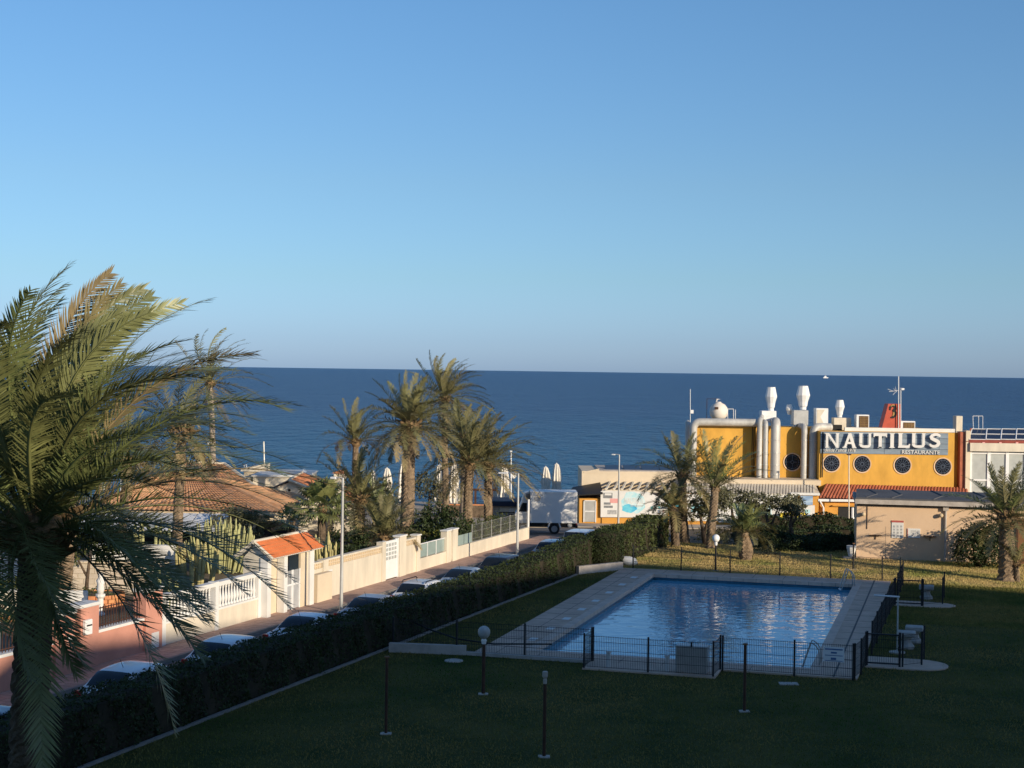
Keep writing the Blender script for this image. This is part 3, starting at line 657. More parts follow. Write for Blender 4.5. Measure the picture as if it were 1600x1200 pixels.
def tile_field(name, A, B, Cc, D, ncol, nrow, amp, m, parent, lift=.03):
    """A-B eave, D-C ridge; barrel-tile ridges run from eave to ridge"""
    A, B, Cc, D = map(Vector, (A, B, Cc, D)); nrm = (B - A).cross(D - A).normalized()
    if nrm.z < 0: nrm = -nrm
    nc = ncol * 6; V = []; F = []
    rows = []
    for r in range(nrow):
        rows += [(r / nrow, lift), ((r + 1) / nrow, 0.0)]
    for (tv, lf) in rows:
        L0 = A + (D - A) * tv; R0 = B + (Cc - B) * tv
        for i in range(nc + 1):
            f = i / nc; ph = f * ncol * 2 * math.pi; hgt = amp * (abs(math.sin(ph / 2)) ** .8)
            V.append(tuple(L0 + (R0 - L0) * f + nrm * (hgt + lf)))
    for r in range(len(rows) - 1):
        for i in range(nc): F.append((r * (nc + 1) + i, r * (nc + 1) + i + 1, (r + 1) * (nc + 1) + i + 1, (r + 1) * (nc + 1) + i))
    mb = MB(); mb.add(V, F); o = mb.build(name, m, parent); o['kind'] = 'stuff'; return o
um = (U0 + U1) / 2
rf = MB(ST); rf.add([(2.15, U0 - .3, 2.47), (6.8, U0 - .3, 2.47), (6.8, um, 3.1), (2.15, um, 3.1), (2.15, U1 + .3, 2.47), (6.8, U1 + .3, 2.47)], [(0, 1, 2, 3), (3, 2, 5, 4)]); ro = rf.build('roof', 'white_paint', t)
tile_field('roof_tiles', ST(2.25, U0 - .36, 2.49), ST(6.85, U0 - .36, 2.49), ST(6.85, um, 3.16), ST(2.25, um, 3.16), 26, 6, .05, 'orange_tile', ro)
tile_field('roof_tiles', ST(6.85, U1 + .36, 2.49), ST(2.25, U1 + .36, 2.49), ST(2.25, um, 3.16), ST(6.85, um, 3.16), 26, 6, .05, 'orange_tile', ro)
m = MB(ST); m.tube([(2.12, um, 3.17), (6.87, um, 3.17)], .08, 8); m.build('ridge', 'cream_pale', ro)
m = MB(ST); m.prism([(2.06, 2.45), (2.06, 2.56), (2.06, 2.56)], um, um + .01)
m = MB(ST); m.tube([(2.2, U0 - .36, 2.5), (2.2, um, 3.19), (2.2, U1 + .36, 2.5)], .06, 6); m.build('verge', 'cream_pale', ro)
m = MB(ST); m.box(3.85, 3.95, U0 - .075, U0 - .062, 1.5, 1.68); m.build('intercom', 'grey_print', t)
# cream wall with patterned band
t = thing('cream_wall', 'long cream street wall with a patterned block band along its top', 'wall', ST(11, WU, 0))
def band(par, s0, s1, z0, z1):
    m = MB(ST)
    for s in np.arange(s0 + .04, s1 - .1, .2):
        m.box(s, s + .04, WU + .03, WU + .2, z0, z1); m.box(s + .04, s + .2, WU + .05, WU + .17, (z0 + z1) / 2 - .02, (z0 + z1) / 2 + .02)
    m.build('block_band', 'cream', par, kind='stuff')
    m = MB(ST); m.box(s0, s1, WU + .1, WU + .12, z0, z1); m.build('band_back', 'cream_dark', par)
    m = MB(ST); m.box(s0, s1, WU - .02, WU + .24, z1, z1 + .08); m.build('band_cap', 'cream_pale', par)
m = MB(ST); m.box(6.65, 14.35, WU, WU + .22, 0, 1.42); m.build('wall', 'cream_pale', t)
band(t, 8.55, 14.3, 1.42, 1.7); band(t, 6.7, 8.0, 1.42, 1.66)
for s0, s1, h in ((8.0, 8.5, 1.78), (14.3, 14.72, 1.95)):
    m = MB(ST); m.box(s0, s1, WU - .05, WU + .28, 0, h); m.build('pillar', 'cream_pale', t)
m = MB(ST); m.box(6.85, 8.3, WU - .35, WU - .051, 0, 1.25); m.build('meter_cabinet', 'cream', t)
m = MB(ST); m.box(8.55, 8.95, WU - .03, WU - .002, .75, 1.25); m.build('meter_door', 'white_paint', t)
m = MB(ST); m.box(8.6, 8.9, WU - .04, WU - .031, 1.0, 1.18); m.build('meter_label', 'grey_print', t)
t = thing('street_door', 'white metal street door with small square panes in the cream wall', 'door', ST(15.5, WU, 0))
m = MB(ST); m.box(14.75, 16.3, WU + .05, WU + .12, .03, 1.92); m.build('leaf', 'white_metal', t)
for i in range(4):
    for j in range(4):
        m = MB(ST); s = 14.9 + i * .34; z = .98 + j * .22; m.box(s, s + .24, WU + .035, WU + .049, z, z + .15); m.build('pane', 'glass_pale', t)
m = MB(ST); m.box(14.72, 14.8, WU, WU + .16, 0, 1.97); m.box(16.25, 16.33, WU, WU + .16, 0, 1.97); m.build('frame', 'white_metal', t)
t = thing('pillared_wall', 'cream wall with square pillars and frosted glass inset panels', 'wall', ST(20, WU, 0))
for s0, s1, h in ((16.35, 17.15, 2.0), (18.5, 18.95, 1.85), (22.5, 23.1, 1.7), (23.4, 24.1, 1.7)):
    m = MB(ST); m.box(s0, s1, WU - .06, WU + .3, 0, h); p = m.build('pillar', 'cream_pale', t)
    m = MB(ST); m.cbox(s0 - .05, s1 + .05, WU - .11, WU + .35, h, h + .08, .02); m.build('cap', 'white_paint', p)
m = MB(ST); m.box(17.15, 18.5, WU, WU + .22, 0, 1.45); m.build('wall', 'cream_pale', t); band(t, 17.2, 18.45, 1.45, 1.72)
m = MB(ST); m.box(18.95, 22.5, WU, WU + .22, 0, .62); m.build('low_wall', 'cream_pale', t)
for i in range(3):
    s = 19.0 + i * 1.17; m = MB(ST); m.box(s + .03, s + 1.13, WU + .08, WU + .1, .66, 1.32); m.build('glass_panel', 'glass_green', t)
    m = MB(ST); m.box(s - .02, s + .03, WU + .06, WU + .12, .62, 1.36); m.build('mullion', 'white_metal', t)
m = MB(ST); m.box(18.95, 22.5, WU + .05, WU + .13, 1.34, 1.38); m.build('glass_rail', 'white_metal', t)
m = MB(ST); m.box(23.1, 23.4, WU + .08, WU + .12, .05, 1.55); m.build('slim_gate', 'white_metal', t)
t = thing('low_street_wall', 'low cream wall with a thin wire fence on top running to the truck', 'wall', ST(30, WU, 0))
m = MB(ST); m.box(24.1, 36, WU, WU + .22, -.2, .72); m.build('wall', 'cream_pale', t)
for i in range(2):
    s = 24.15 + i * 1.2; m = MB(ST); m.box(s + .03, s + 1.15, WU + .08, WU + .1, .74, 1.3); m.build('glass_panel', 'glass_green', t)
for s in np.arange(26.6, 36, 1.55):
    m = MB(ST); m.tube([(s, WU + .11, .7), (s, WU + .11, 1.75)], .02, 6); m.build('post', 'grey_metal', t)
m = MB(ST)
for s in np.arange(26.6, 35.8, .12): m.box(s - .003, s + .003, WU + .108, WU + .114, .74, 1.7)
for z in (.9, 1.3, 1.68): m.box(26.6, 35.9, WU + .107, WU + .115, z, z + .008)
m.build('wire_mesh', 'grey_metal', t, kind='stuff')
m = MB(ST); m.tube([(36.1, WU + .1, -.3), (36.1, WU + .1, 2.45)], .07, 8); m.build('end_post', 'white_metal', t)

# ------------------------------------------------------------------ street lamps
def street_lamp(s, u, h, arm, lab, base=None):
    p = base or ST(s, u, -.05); t = thing('street_lamp', lab, 'street lamp', p, STREET_ROT, None)
    m = MB(); m.tube([(0, 0, 0), (0, 0, 1.2), (0, 0, h)], [.085, .075, .05], 10); m.build('pole', 'grey_metal', t, world=False, smooth='auto')
    m = MB(); m.tube([(0, 0, h - .03), (-.02, arm * .5, h + .02), (-.03, arm, h)], .03, 6); m.build('arm', 'grey_metal', t, world=False)
    m = MB(); m.cbox(-.11, .11, min(arm, arm * 1.9), max(arm, arm * 1.9), h - .06, h + .03, .02); m.build('lamp_head', 'white_metal', t, world=False)
    m = MB(); m.lathe([(.13, 0), (.13, .12), (.09, .2)], 0, 0, 10); m.build('base', 'grey_metal', t, world=False)
b1 = at(533, 958); street_lamp(0, 0, 5.85, .3, 'tall grey street lamp beside the cream wall and gate porch', (b1.x, b1.y, -.05))
b2 = at(808, 880); street_lamp(0, 0, 5.0, .6, 'tall grey street lamp between the parked cars and the low wall', (b2.x, b2.y, -.1))
b3 = at(966, 826, -.9); street_lamp(0, 0, 5.45, .3, 'tall pale street lamp in front of the white restaurant billboard', (b3.x, b3.y, -.95))

# ------------------------------------------------------------------ cars
def catmull(K, n):
    K = np.asarray(K, float); m = len(K); out = []
    for t in np.linspace(0, m - 1, n):
        i = min(int(t), m - 2); f = t - i; p0 = K[max(i - 1, 0)]; p1 = K[i]; p2 = K[i + 1]; p3 = K[min(i + 2, m - 1)]
        out.append(.5 * ((2 * p1) + (-p0 + p2) * f + (2 * p0 - 5 * p1 + 4 * p2 - p3) * f * f + (-p0 + 3 * p1 - 3 * p2 + p3) * f ** 3))
    return np.array(out)
KINDS = {  # fraction along, top height, half width at belt, half width on top
    'hatch': (4.1, 1.47, [(0, .50, .70, .6), (.02, .80, .80, .66), (.06, .98, .84, .66), (.17, 1.36, .86, .58), (.3, 1.46, .87, .60), (.5, 1.47, .88, .61), (.62, 1.38, .88, .58), (.76, .98, .87, .70), (.9, .86, .83, .70), (.98, .68, .74, .6), (1, .45, .66, .5)]),
    'suv': (4.4, 1.62, [(0, .55, .74, .62), (.015, .95, .84, .68), (.05, 1.08, .87, .68), (.12, 1.48, .89, .62), (.28, 1.60, .90, .64), (.5, 1.62, .90, .65), (.63, 1.5, .90, .62), (.75, 1.1, .89, .74), (.9, .98, .86, .74), (.985, .8, .78, .64), (1, .5, .7, .55)]),
    'sedan': (4.5, 1.43, [(0, .5, .70, .6), (.015, .82, .80, .68), (.08, .95, .84, .70), (.15, .99, .85, .68), (.3, 1.36, .87, .56), (.44, 1.43, .88, .58), (.56, 1.40, .88, .58), (.72, .98, .87, .70), (.88, .87, .83, .70), (.98, .68, .74, .6), (1, .45, .66, .5)]),
    'van': (4.6, 1.85, [(0, .6, .78, .68), (.01, 1.0, .86, .74), (.03, 1.25, .88, .74), (.06, 1.74, .90, .72), (.2, 1.84, .91, .74), (.5, 1.85, .91, .74), (.66, 1.72, .91, .70), (.8, 1.18, .90, .76), (.92, 1.02, .86, .74), (.985, .8, .78, .64), (1, .5, .7, .55)])}
def make_car(kind, paint, s, u, lab, scale=1.0, z=-.13, rails=False, pitch=0):
    L, H, st = KINDS[kind]; p = ST(s, u, z); t = thing('parked_car', lab, 'car', p, STREET_ROT, 'cars parked along the hedge')
    t.scale = (scale,) * 3
    K = []
    for f, zt, wb, wr in st:
        belt = min(zt - .04, H * .64); x = -L / 2 + L * f
        K.append([(x, 0, .2), (x, wb * .9, .2), (x, wb, .42), (x, wb, belt * .8), (x, wb * .97, belt), (x, wr + (wb - wr) * .35, belt + (zt - belt) * .62), (x, wr, zt - .035), (x, wr * .55, zt - .003), (x, 0, zt)])
    K = np.array(K); NS, NV = 41, 33
    G = catmull(K.reshape(len(K), -1), NS).reshape(NS, 9, 3); G = np.stack([catmull(G[i], NV) for i in range(NS)])
    def patch(i0, i1, j0, j1, off, side):
        A = G[i0:i1 + 1, j0:j1 + 1].copy(); A[:, :, 1] *= side
        if off:
            du = np.gradient(A, axis=0); dv = np.gradient(A, axis=1); nn = np.cross(du, dv); nn /= np.linalg.norm(nn, axis=2)[:, :, None] + 1e-9
            ref = A - np.array([0, 0, .7]); ref[:, :, 0] = 0; sg = np.sign((nn * ref).sum(2))[:, :, None]; A = A + nn * np.where(sg == 0, 1, sg) * off
        a, b = A.shape[:2]; V = A.reshape(-1, 3); F = [(i * b + j, i * b + j + 1, (i + 1) * b + j + 1, (i + 1) * b + j) for i in range(a - 1) for j in range(b - 1)]
        return V, F
    def part(name, patches, m):
        V = []; F = []
        for (i0, i1, j0, j1, off, side) in patches:
            v, f = patch(i0, i1, j0, j1, off, side); n = len(V); V += [tuple(q) for q in v]; F += [tuple(k + n for k in q) for q in f]
        mb = MB(); mb.add(V, F); return mb.build(name, m, t, world=False, smooth=True)
    part('body', [(0, NS - 1, 0, NV - 1, 0, 1), (0, NS - 1, 0, NV - 1, 0, -1)], paint)
    fr = np.array([q[0] for q in st]); zt = np.array([q[1] for q in st]); ks = np.arange(len(st)) * (NS - 1) / (len(st) - 1)
    up = [k for k in range(1, 6) if zt[k] < H * .93][-1]; i0 = int(ks[up - 1] + .8 if kind != 'sedan' else ks[up - 1] + 1); i1 = int(ks[up + 1] - 1.0)
    i0 = int(round(ks[3] - 3.2)) if kind != 'sedan' else int(round(ks[3] + .6)); i1 = i0 + 4
    part('rear_window', [(i0, i1, 24, 32, .012, 1), (i0, i1, 24, 32, .012, -1)], 'car_glass')
    w0 = int(round(ks[6] + .6)); part('windscreen', [(w0, w0 + 3, 24, 32, .012, 1), (w0, w0 + 3, 24, 32, .012, -1)], 'car_glass')
    a0 = i1 + 1; a1 = w0; mid = (a0 + a1) // 2
    for side in (1, -1):
        part('side_window', [(a0, mid - 1, 17, 22, .012, side)], 'car_glass'); part('side_window', [(mid, a1, 17, 22, .012, side)], 'car_glass')
        m = MB(); m.cbox(-L / 2 - .01, -L / 2 + .12, side * .72 - .1, side * .72 + .1, .72 * H / 1.47, .95 * H / 1.47, .02); m.build('tail_light', 'tail_red', t, world=False)
        m = MB(); m.cbox(L * .2, L * .2 + .12, side * 1.0 - .1, side * 1.0 + .1, H * .62, H * .62 + .14, .03); m.build('mirror', paint, t, world=False)
        m = MB(); m.cbox(L / 2 - .14, L / 2 - .04, side * .62 - .14, side * .62 + .14, .55, .7, .02); m.build('headlight', 'lamp_clear', t, world=False)
        if rails:
            m = MB(); m.tube([(-L * .3, side * .58, H), (-L * .26, side * .58, H + .06), (L * .08, side * .58, H + .05), (L * .12, side * .58, H - .03)], .022, 6); m.build('roof_rail', 'black', t, world=False)
        for x in (-L * .3, L * .32):
            m = MB(); prof = [(.31, -.11), (.33, -.08), (.33, .08), (.31, .11)]
            m.tube([(x, side * .80 - .11, .32), (x, side * .80 + .11, .32)], .32, 18); wo_ = m.build('wheel', 'rubber', t, world=False)
            m = MB(); m.tube([(x, side * .80 + side * .115, .32), (x, side * .80 + side * .12, .32)], .2, 14); m.build('rim', 'rim', wo_, world=False)
    m = MB(); m.box(-L / 2 - .02, -L / 2 + .03, -.26, .26, .42, .53); m.build('number_plate', 'white_metal', t, world=False)
    m = MB(); m.tube([(-L * .2, 0, H - .02), (-L * .24, 0, H + .25)], .008, 5); m.build('aerial', 'black', t, world=False)
    return t
make_car('sedan', 'car_navy', -20.6, 2.75, 'dark blue car parked beside the hedge behind the big palm trunk')
make_car('hatch', 'car_white', -14.2, 2.75, 'rounded white hatchback opposite the pink pillars', 1.03)
make_car('hatch', 'car_white', -8.6, 2.7, 'white hatchback opposite the start of the balustrade wall', 1.0)
make_car('sedan', 'car_white', -3.0, 2.7, 'white saloon opposite the end of the balustrade wall', 1.0)
make_car('sedan', 'car_silver', 2.5, 2.65, 'silver grey saloon parked next to the street lamp and gate porch', .98)
make_car('hatch', 'car_white', 7.5, 2.65, 'white estate car with black roof rails opposite the cream wall', .96, rails=True)
make_car('sedan', 'car_blue', 12.6, 2.7, 'pale blue grey saloon opposite the white street door', .95)
make_car('hatch', 'car_dark', 17.6, 2.65, 'black hatchback with dark rear window opposite the glass panels', .98)
make_car('hatch', 'car_silver', 25.6, 2.65, 'small pale car near the far street lamp', .95)
make_car('van', 'car_white', 30.4, 2.6, 'white van parked at the far end of the hedge', .82)
make_car('sedan', 'car_dark', 36.5, 2.4, 'black car parked in front of the orange service wall', .9, z=-.3)

# ------------------------------------------------------------------ box truck
def truck():
    p = at(866, 834, -.42); t = thing('box_truck', 'white refrigerated box truck parked across the end of the street', 'truck', (p.x, p.y, gz(p.y) + .045), 0.02)
    m = MB(); m.cbox(-1.62, 1.5, 0, 2.1, .78, 2.82, .03); bx = m.build('cargo_box', 'white_metal', t, world=False)
    for x0, x1, z0, z1 in ((-1.64, 1.52, .76, .84), (-1.64, 1.52, 2.76, 2.85), (-1.64, -1.56, .84, 2.76), (1.44, 1.52, .84, 2.76)):
        m = MB(); m.box(x0, x1, -.025, 2.13, z0, z1); m.build('edge_trim', 'white_metal', bx, world=False)
    m = MB(); m.lathe([(.22, 0), (.22, .02)], 0, 0, 16); o = m.build('round_decal', 'mid_print', bx, world=False); o.rotation_euler = (math.pi / 2, 0, 0); o.location = (-1.15, -.003, 2.42)
    m = MB(); m.box(-2.5, 1.45, .25, 1.85, .45, .7); m.build('chassis', 'black', t, world=False)
    m = MB(); m.prism([(-2.62, .5), (-1.68, .5), (-1.68, 2.2), (-2.15, 2.2), (-2.5, 1.5), (-2.62, 1.3)], .5, 2.0); cb = m.build('cab', 'white_metal', t, world=False)
    m = MB(); m.prism([(-2.4, 1.45), (-1.85, 1.45), (-1.85, 2.05), (-2.15, 2.05)], .485, .498); m.build('cab_window', 'car_glass', cb, world=False)
    m = MB(); m.prism([(-2.2, 2.2), (-1.68, 2.2), (-1.68, 2.82), (-2.0, 2.75)], .5, 1.9); m.build('roof_fairing', 'white_metal', cb, world=False)
    m = MB(); m.cbox(-1.95, -1.64, .5, 1.6, 2.2, 2.7, .03); m.build('cooling_unit', 'concrete', t, world=False)
    for x in (.0, -2.1):
        for y in (.12, 1.95):
            m = MB(); m.tube([(x, y - .13, .36), (x, y + .13, .36)], .36, 20); wv = m.build('wheel', 'rubber', t, world=False)
            m = MB(); m.tube([(x, y - .14, .36), (x, y - .132, .36)], .21, 16); m.build('rim', 'rim', wv, world=False)
    for x, d in ((-.42, -.12), (.42, .12)):
        m = MB(); m.prism([(x - .05, .45), (x + .05, .45), (x + .05 - d, .78), (x - .05 - d, .78)], .02, .06); m.build('mudguard_stay', 'white_metal', t, world=False)
    m = MB(); m.tube([(1.05, .1, .6), (1.05, .7, .6)], .15, 12); m.build('air_tank', 'grey_metal', t, world=False)
    m = MB(); m.box(1.45, 1.58, .1, 2.0, .42, .6); m.build('bumper', 'black', t, world=False)
    m = MB(); m.cbox(1.46, 1.52, .05, .25, .62, .74, .01); m.build('tail_light', 'tail_red', t, world=False)
truck()
# ------------------------------------------------------------------ palms
def frond_mesh(L, az, el, droop, wind, nl, ll, lw, rng, m=18, vee=.35, sweep=.0):
    ds = L / m; d = np.array([math.cos(el) * math.cos(az), math.cos(el) * math.sin(az), math.sin(el)]); p = np.zeros(3)
    pts = [p.copy()]; dirs = [d.copy()]
    for i in range(m):
        t = (i + 1) / m
        d = d + np.array([wind[0] * t, wind[1] * t, -droop * (.25 + t) + wind[2] * t]) * (ds / L) * 1.6; d /= np.linalg.norm(d)
        p = p + d * ds; pts.append(p.copy()); dirs.append(d.copy())
    pts = np.array(pts); dirs = np.array(dirs); T = np.linspace(0, 1, m + 1)
    up0 = np.array([0, 0, 1.]) if abs(dirs[0][2]) < .97 else np.array([-math.cos(az), -math.sin(az), 0])
    side = np.cross(dirs, up0); bad = np.linalg.norm(side, axis=1) < .15
    side[bad] = np.cross(dirs[bad], np.array([-math.cos(az), -math.sin(az), .2])); side /= np.linalg.norm(side, axis=1)[:, None]
    for i in range(1, m + 1):
        if side[i] @ side[i - 1] < 0: side[i] *= -1
    up = np.cross(side, dirs)
    tw = rng.uniform(-.35, .35); c, s = math.cos(tw), math.sin(tw); side, up = side * c + up * s, up * c - side * s
    # rachis
    rw = .045 * L / 4.5; V = []; Q = []
    for i in range(m + 1):
        r = rw * (1 - .88 * T[i]) * (1.7 if i == 0 else 1); V += [pts[i] - side[i] * r, pts[i] + side[i] * r, pts[i] - up[i] * r * .8]
    for i in range(m):
        for k in range(3): Q.append((i * 3 + k, i * 3 + (k + 1) % 3, i * 3 + 3 + (k + 1) % 3, i * 3 + 3 + k))
    RV = np.array(V); RQ = np.array(Q)
    tl = np.linspace(.14, .995, nl); tl = np.concatenate([tl, tl + .4 / nl]); tl = np.clip(tl + rng.normal(size=2 * nl) * .15 / nl, .1, 1); sg = np.concatenate([np.ones(nl), -np.ones(nl)])
    def ip(A): return np.stack([np.interp(tl, T, A[:, k]) for k in range(3)], 1)
    P, D, S, U = ip(pts), ip(dirs), ip(side), ip(up)
    fwd = .55 + .75 * tl + rng.normal(size=2 * nl) * .10; v = vee * (1.25 - .7 * tl) + rng.normal(size=2 * nl) * .24
    lf = S * sg[:, None] + D * fwd[:, None] + U * v[:, None] + np.array(wind) * sweep * (.4 + tl)[:, None]; lf /= np.linalg.norm(lf, axis=1)[:, None]
    ln = ll * np.clip(np.sin(math.pi * np.clip(.16 + .80 * tl, 0, 1)), .12, 1) ** .55 * rng.uniform(.85, 1.1, 2 * nl)
    w = lw * np.ones(2 * nl); bx = np.cross(lf, U); bx /= np.linalg.norm(bx, axis=1)[:, None] + 1e-9
    bend = np.array([[0, 0, -1.]]) * (ln * rng.uniform(.02, .13, 2 * nl))[:, None] + np.array([wind]) * (ln * .10)[:, None]
    b0, b1 = P - bx * (w * .45)[:, None], P + bx * (w * .45)[:, None]
    mid = P + lf * (ln * .5)[:, None] + bend * .25; m0, m1 = mid - bx * (w * .5)[:, None], mid + bx * (w * .5)[:, None]; tip = P + lf * ln[:, None] + bend
    LV = np.stack([b0, b1, m1, m0, tip], 1).reshape(-1, 3); o = len(RV) + 5 * np.arange(2 * nl)[:, None]
    LQ = o + np.array([[0, 1, 2, 3]]); LT = o + np.array([[3, 2, 4]])
    return np.concatenate([RV, LV]), np.concatenate([RQ, LQ]), LT
def palm(label, crown, base, tr, L, n, wind=(.5, .15, 0), nl=34, ll=.46, lw=.046, els=(-45, 88), droop=.9, mats=('frond_mid', 'frond_mid', 'frond_mid', 'frond_dry'), tm='trunk', bulge=None, boot=1.0, group=None, seed=0, azr=None, name='date_palm', fl=None, sweep=.25, cat='palm tree', dead=0, rows=None, hang=(), low=0.0, dry=0.0):
    rng = np.random.default_rng(seed + 11); crown = Vector(crown); base = Vector(base); t = thing(name, label, cat, base, 0, group); H = crown.z - base.z
    # trunk with spiralling leaf scars
    K = 16; nr = rows or max(10, int(H / max(.10, tr * .32))); V = []; F = []
    for i in range(nr + 1):
        f = i / nr; q = base + (crown - base) * f + Vector((0, 0, 0)); sway = .12 * math.sin(f * 3.0 + seed) * min(1, H / 6) * f * (1 - f) * 2
        r = tr * (bulge(f) if bulge else (1.12 - .2 * f + .35 * max(0, .06 - f) / .06 + .12 * max(0, f - .9) * 10))
        for k in range(K):
            th = 2 * math.pi * (k + .5 * (i % 2)) / K; rr = r * (1 + (.09 if (k + i) % 2 else -.05) + rng.normal() * .03) if tm != 'trunk_smooth' else r * (1 + .02 * (i % 2))
            V.append((q.x + sway + rr * math.cos(th), q.y + rr * math.sin(th), q.z - (.08 if i == 0 else 0)))
    for i in range(nr):
        for k in range(K): F.append((i * K + k, i * K + (k + 1) % K, (i + 1) * K + (k + 1) % K, (i + 1) * K + k))
    F.append(tuple(range(nr * K, nr * K + K))); mb = MB(); mb.add(V, F); mb.build('trunk', tm, t)
    # crown heart: old leaf bases, then every frond
    hv = MB(); br = tr * 1.25 * boot
    hv.lathe([(tr * .9, -br * 1.6), (br * 1.1, -br * .9), (br * 1.15, -.2 * br), (br * .8, br * .6), (br * .3, br * 1.3)], crown.x, crown.y, 12, crown.z)
    for i in range(int(34 * boot)):
        az = i * 2.399963; e = R_(rng.uniform(20, 70)); zz = rng.uniform(-1.3, .3) * br; d = Vector((math.cos(az) * math.cos(e), math.sin(az) * math.cos(e), math.sin(e))); p0 = crown + Vector((math.cos(az) * br * .8, math.sin(az) * br * .8, zz))
        hv.tube([p0, p0 + d * br * rng.uniform(.7, 1.3)], [br * .22, br * .10], 4)
    cr = hv.build('crown', 'boot', t)
    for i in range(n):
        f = (i + .5) / n; el = R_(els[1] + (els[0] - els[1]) * f ** .9 + rng.uniform(-6, 6)); az = i * 2.399963 + rng.uniform(-.25, .25)
        if azr: az = azr(i, az)
        Lf = L * rng.uniform(.88, 1.08) * (.86 + .14 * math.cos(el - .3)); Lf *= 1 - low * max(0, f - .55) / .45; dr = droop * (.75 + .5 * f) * rng.uniform(.75, 1.25)
        V, Q, T3 = frond_mesh(Lf, az, el, dr, np.array(wind) * rng.uniform(.7, 1.3), nl, ll, lw, rng, sweep=sweep)
        mm = mats[min(len(mats) - 1, int(f * len(mats) * .93 + rng.uniform(0, .35)))]
        if rng.random() < dry: mm = 'frond_dry'
        o = obj('frond', np_mesh('frond', V, Q, T3), mm, cr); o.location = (crown + Vector((math.cos(az) * br * .5, math.sin(az) * br * .5, (f < .5) * .3 * br - .2 * br)))
    for az, el in hang:                            # old fronds hanging against the trunk
        V, Q, T3 = frond_mesh(L * .8, az, el, 1.3, np.array(wind) * .1, nl, ll, lw, rng, sweep=0)
        o = obj('frond', np_mesh('frond', V, Q, T3), mats[0], cr); o.location = crown + Vector((math.cos(az) * br, math.sin(az) * br, -br * .5))
    for i in range(dead):                          # dry hanging skirt
        az = i * 2.399963; V, Q, T3 = frond_mesh(L * .55, az, R_(-25), 1.8, np.array(wind) * .4, nl, ll * .7, lw, rng)
        o = obj('frond', np_mesh('frond', V, Q, T3), 'frond_dry', cr); o.location = (crown + Vector((math.cos(az) * br, math.sin(az) * br, -br)))
    return t
def P2(cx, cy, Y, bx, by=None, bz=0.0):     # crown from survey, base straight below-ish at ground
    c = atY(cx, cy, Y); b = atY(bx, by or cy, Y); return c, Vector((b.x, Y, bz))
# the big palm on the lawn
c, b = P2(60, 818, 27, 44, 1190)
palm('huge windswept date palm with a dark trunk standing on the lawn by the hedge', c, b, .31, 5.15, 100, wind=(.80, .25, .0), nl=84, ll=.60, lw=.029, els=(-8, 87), droop=1.0, low=.30, hang=(( -1.25, -.9), (.25, -.75), (2.9, -.8), (-2.3, -.9)),
     mats=('frond',), dry=.05, tm='trunk_dark', boot=1.15, seed=3, sweep=.35)
# left garden palms
GP = 'palms in the walled gardens'
c, b = P2(128, 655, 66, 92, 950); palm('thick-trunked date palm directly behind the pink gate pillars', c, b, .33, 3.6, 34, nl=30, seed=21, group=GP, dead=6)
c, b = P2(200, 715, 74, 188, 880); palm('slim palm leaning a little beside the concrete block wall', c, b, .2, 2.6, 28, nl=26, seed=22, group=GP, tm='trunk_dark')
c, b = P2(284, 672, 76, 276, 930); palm('tall palm with a bushy rust-coloured crown base behind the balustrade', c, b, .23, 3.4, 38, nl=28, seed=23, group=GP, wind=(.8, .2, 0), boot=1.5, dead=6)
c, b = P2(328, 598, 112, 337, 730, -.9); palm('tall slim palm on the seafront with fronds blown over the water', c, b, .21, 4.6, 34, nl=28, ll=.5, lw=.055, seed=24, wind=(1.0, .1, 0), tm='trunk_smooth')
# palm grove by the shore
GG = 'palm grove at the end of the street'
c, b = P2(563, 778, 90, 560, 850); palm('date palm with a low full crown in front of the leaning palm', c, b, .27, 3.29, 54, els=(-38, 86), seed=31, group=GG, wind=(.35, .1, 0), tm='trunk_dark')
c, b = P2(556, 690, 101, 552, 800); palm('slender palm with a sparse upright crown at the edge of the grove', c, b, .2, 3.07, 29, els=(5, 86), seed=32, group=GG, wind=(.7, .1, 0))
c, b = P2(642, 664, 88, 633, 842); palm('stout date palm with the thickest trunk of the grove', c, b, .36, 3.18, 75, els=(-30, 86), seed=33, group=GG, wind=(.35, .1, 0), ll=.5)
c, b = P2(696, 622, 116, 697, 790, -1); palm('tallest palm of the grove, its crown blown out to one side', c, b, .23, 3.82, 54, els=(-35, 84), seed=34, group=GG, wind=(1.0, .1, 0), ll=.5, lw=.055)
c, b = P2(734, 722, 98, 731, 828); palm('date palm with a straight rough trunk in front of the parasols', c, b, .28, 4.35, 59, els=(-12, 84), seed=35, group=GG, wind=(.3, .1, 0), ll=.5, lw=.05)
c, b = P2(762, 726, 100, 764, 826); palm('date palm leaning its long fronds towards the kiosk', c, b, .25, 4.24, 48, els=(-12, 78), seed=36, group=GG, wind=(.6, .1, 0), ll=.48, lw=.05)
c, b = P2(722, 680, 103, 725, 828); palm('palm with a smooth pale grey trunk squeezed between two rough ones', c, b, .22, 2.86, 35, els=(-30, 80), seed=37, group=GG, wind=(.5, .1, 0), tm='trunk_smooth')
c, b = P2(600, 836, 80, 600, 850); palm('short feathery palm with almost no trunk behind the cream wall', c, b, .22, 2.4, 30, els=(8, 84), seed=38, wind=(.2, .05, 0), tm='trunk_dark')
c, b = P2(592, 800, 95, 590, 830); palm('small shaded palm between the trunks of the grove', c, b, .2, 2.4, 22, els=(5, 84), seed=39, wind=(.2, .05, 0), tm='trunk_dark', mats=('frond',))
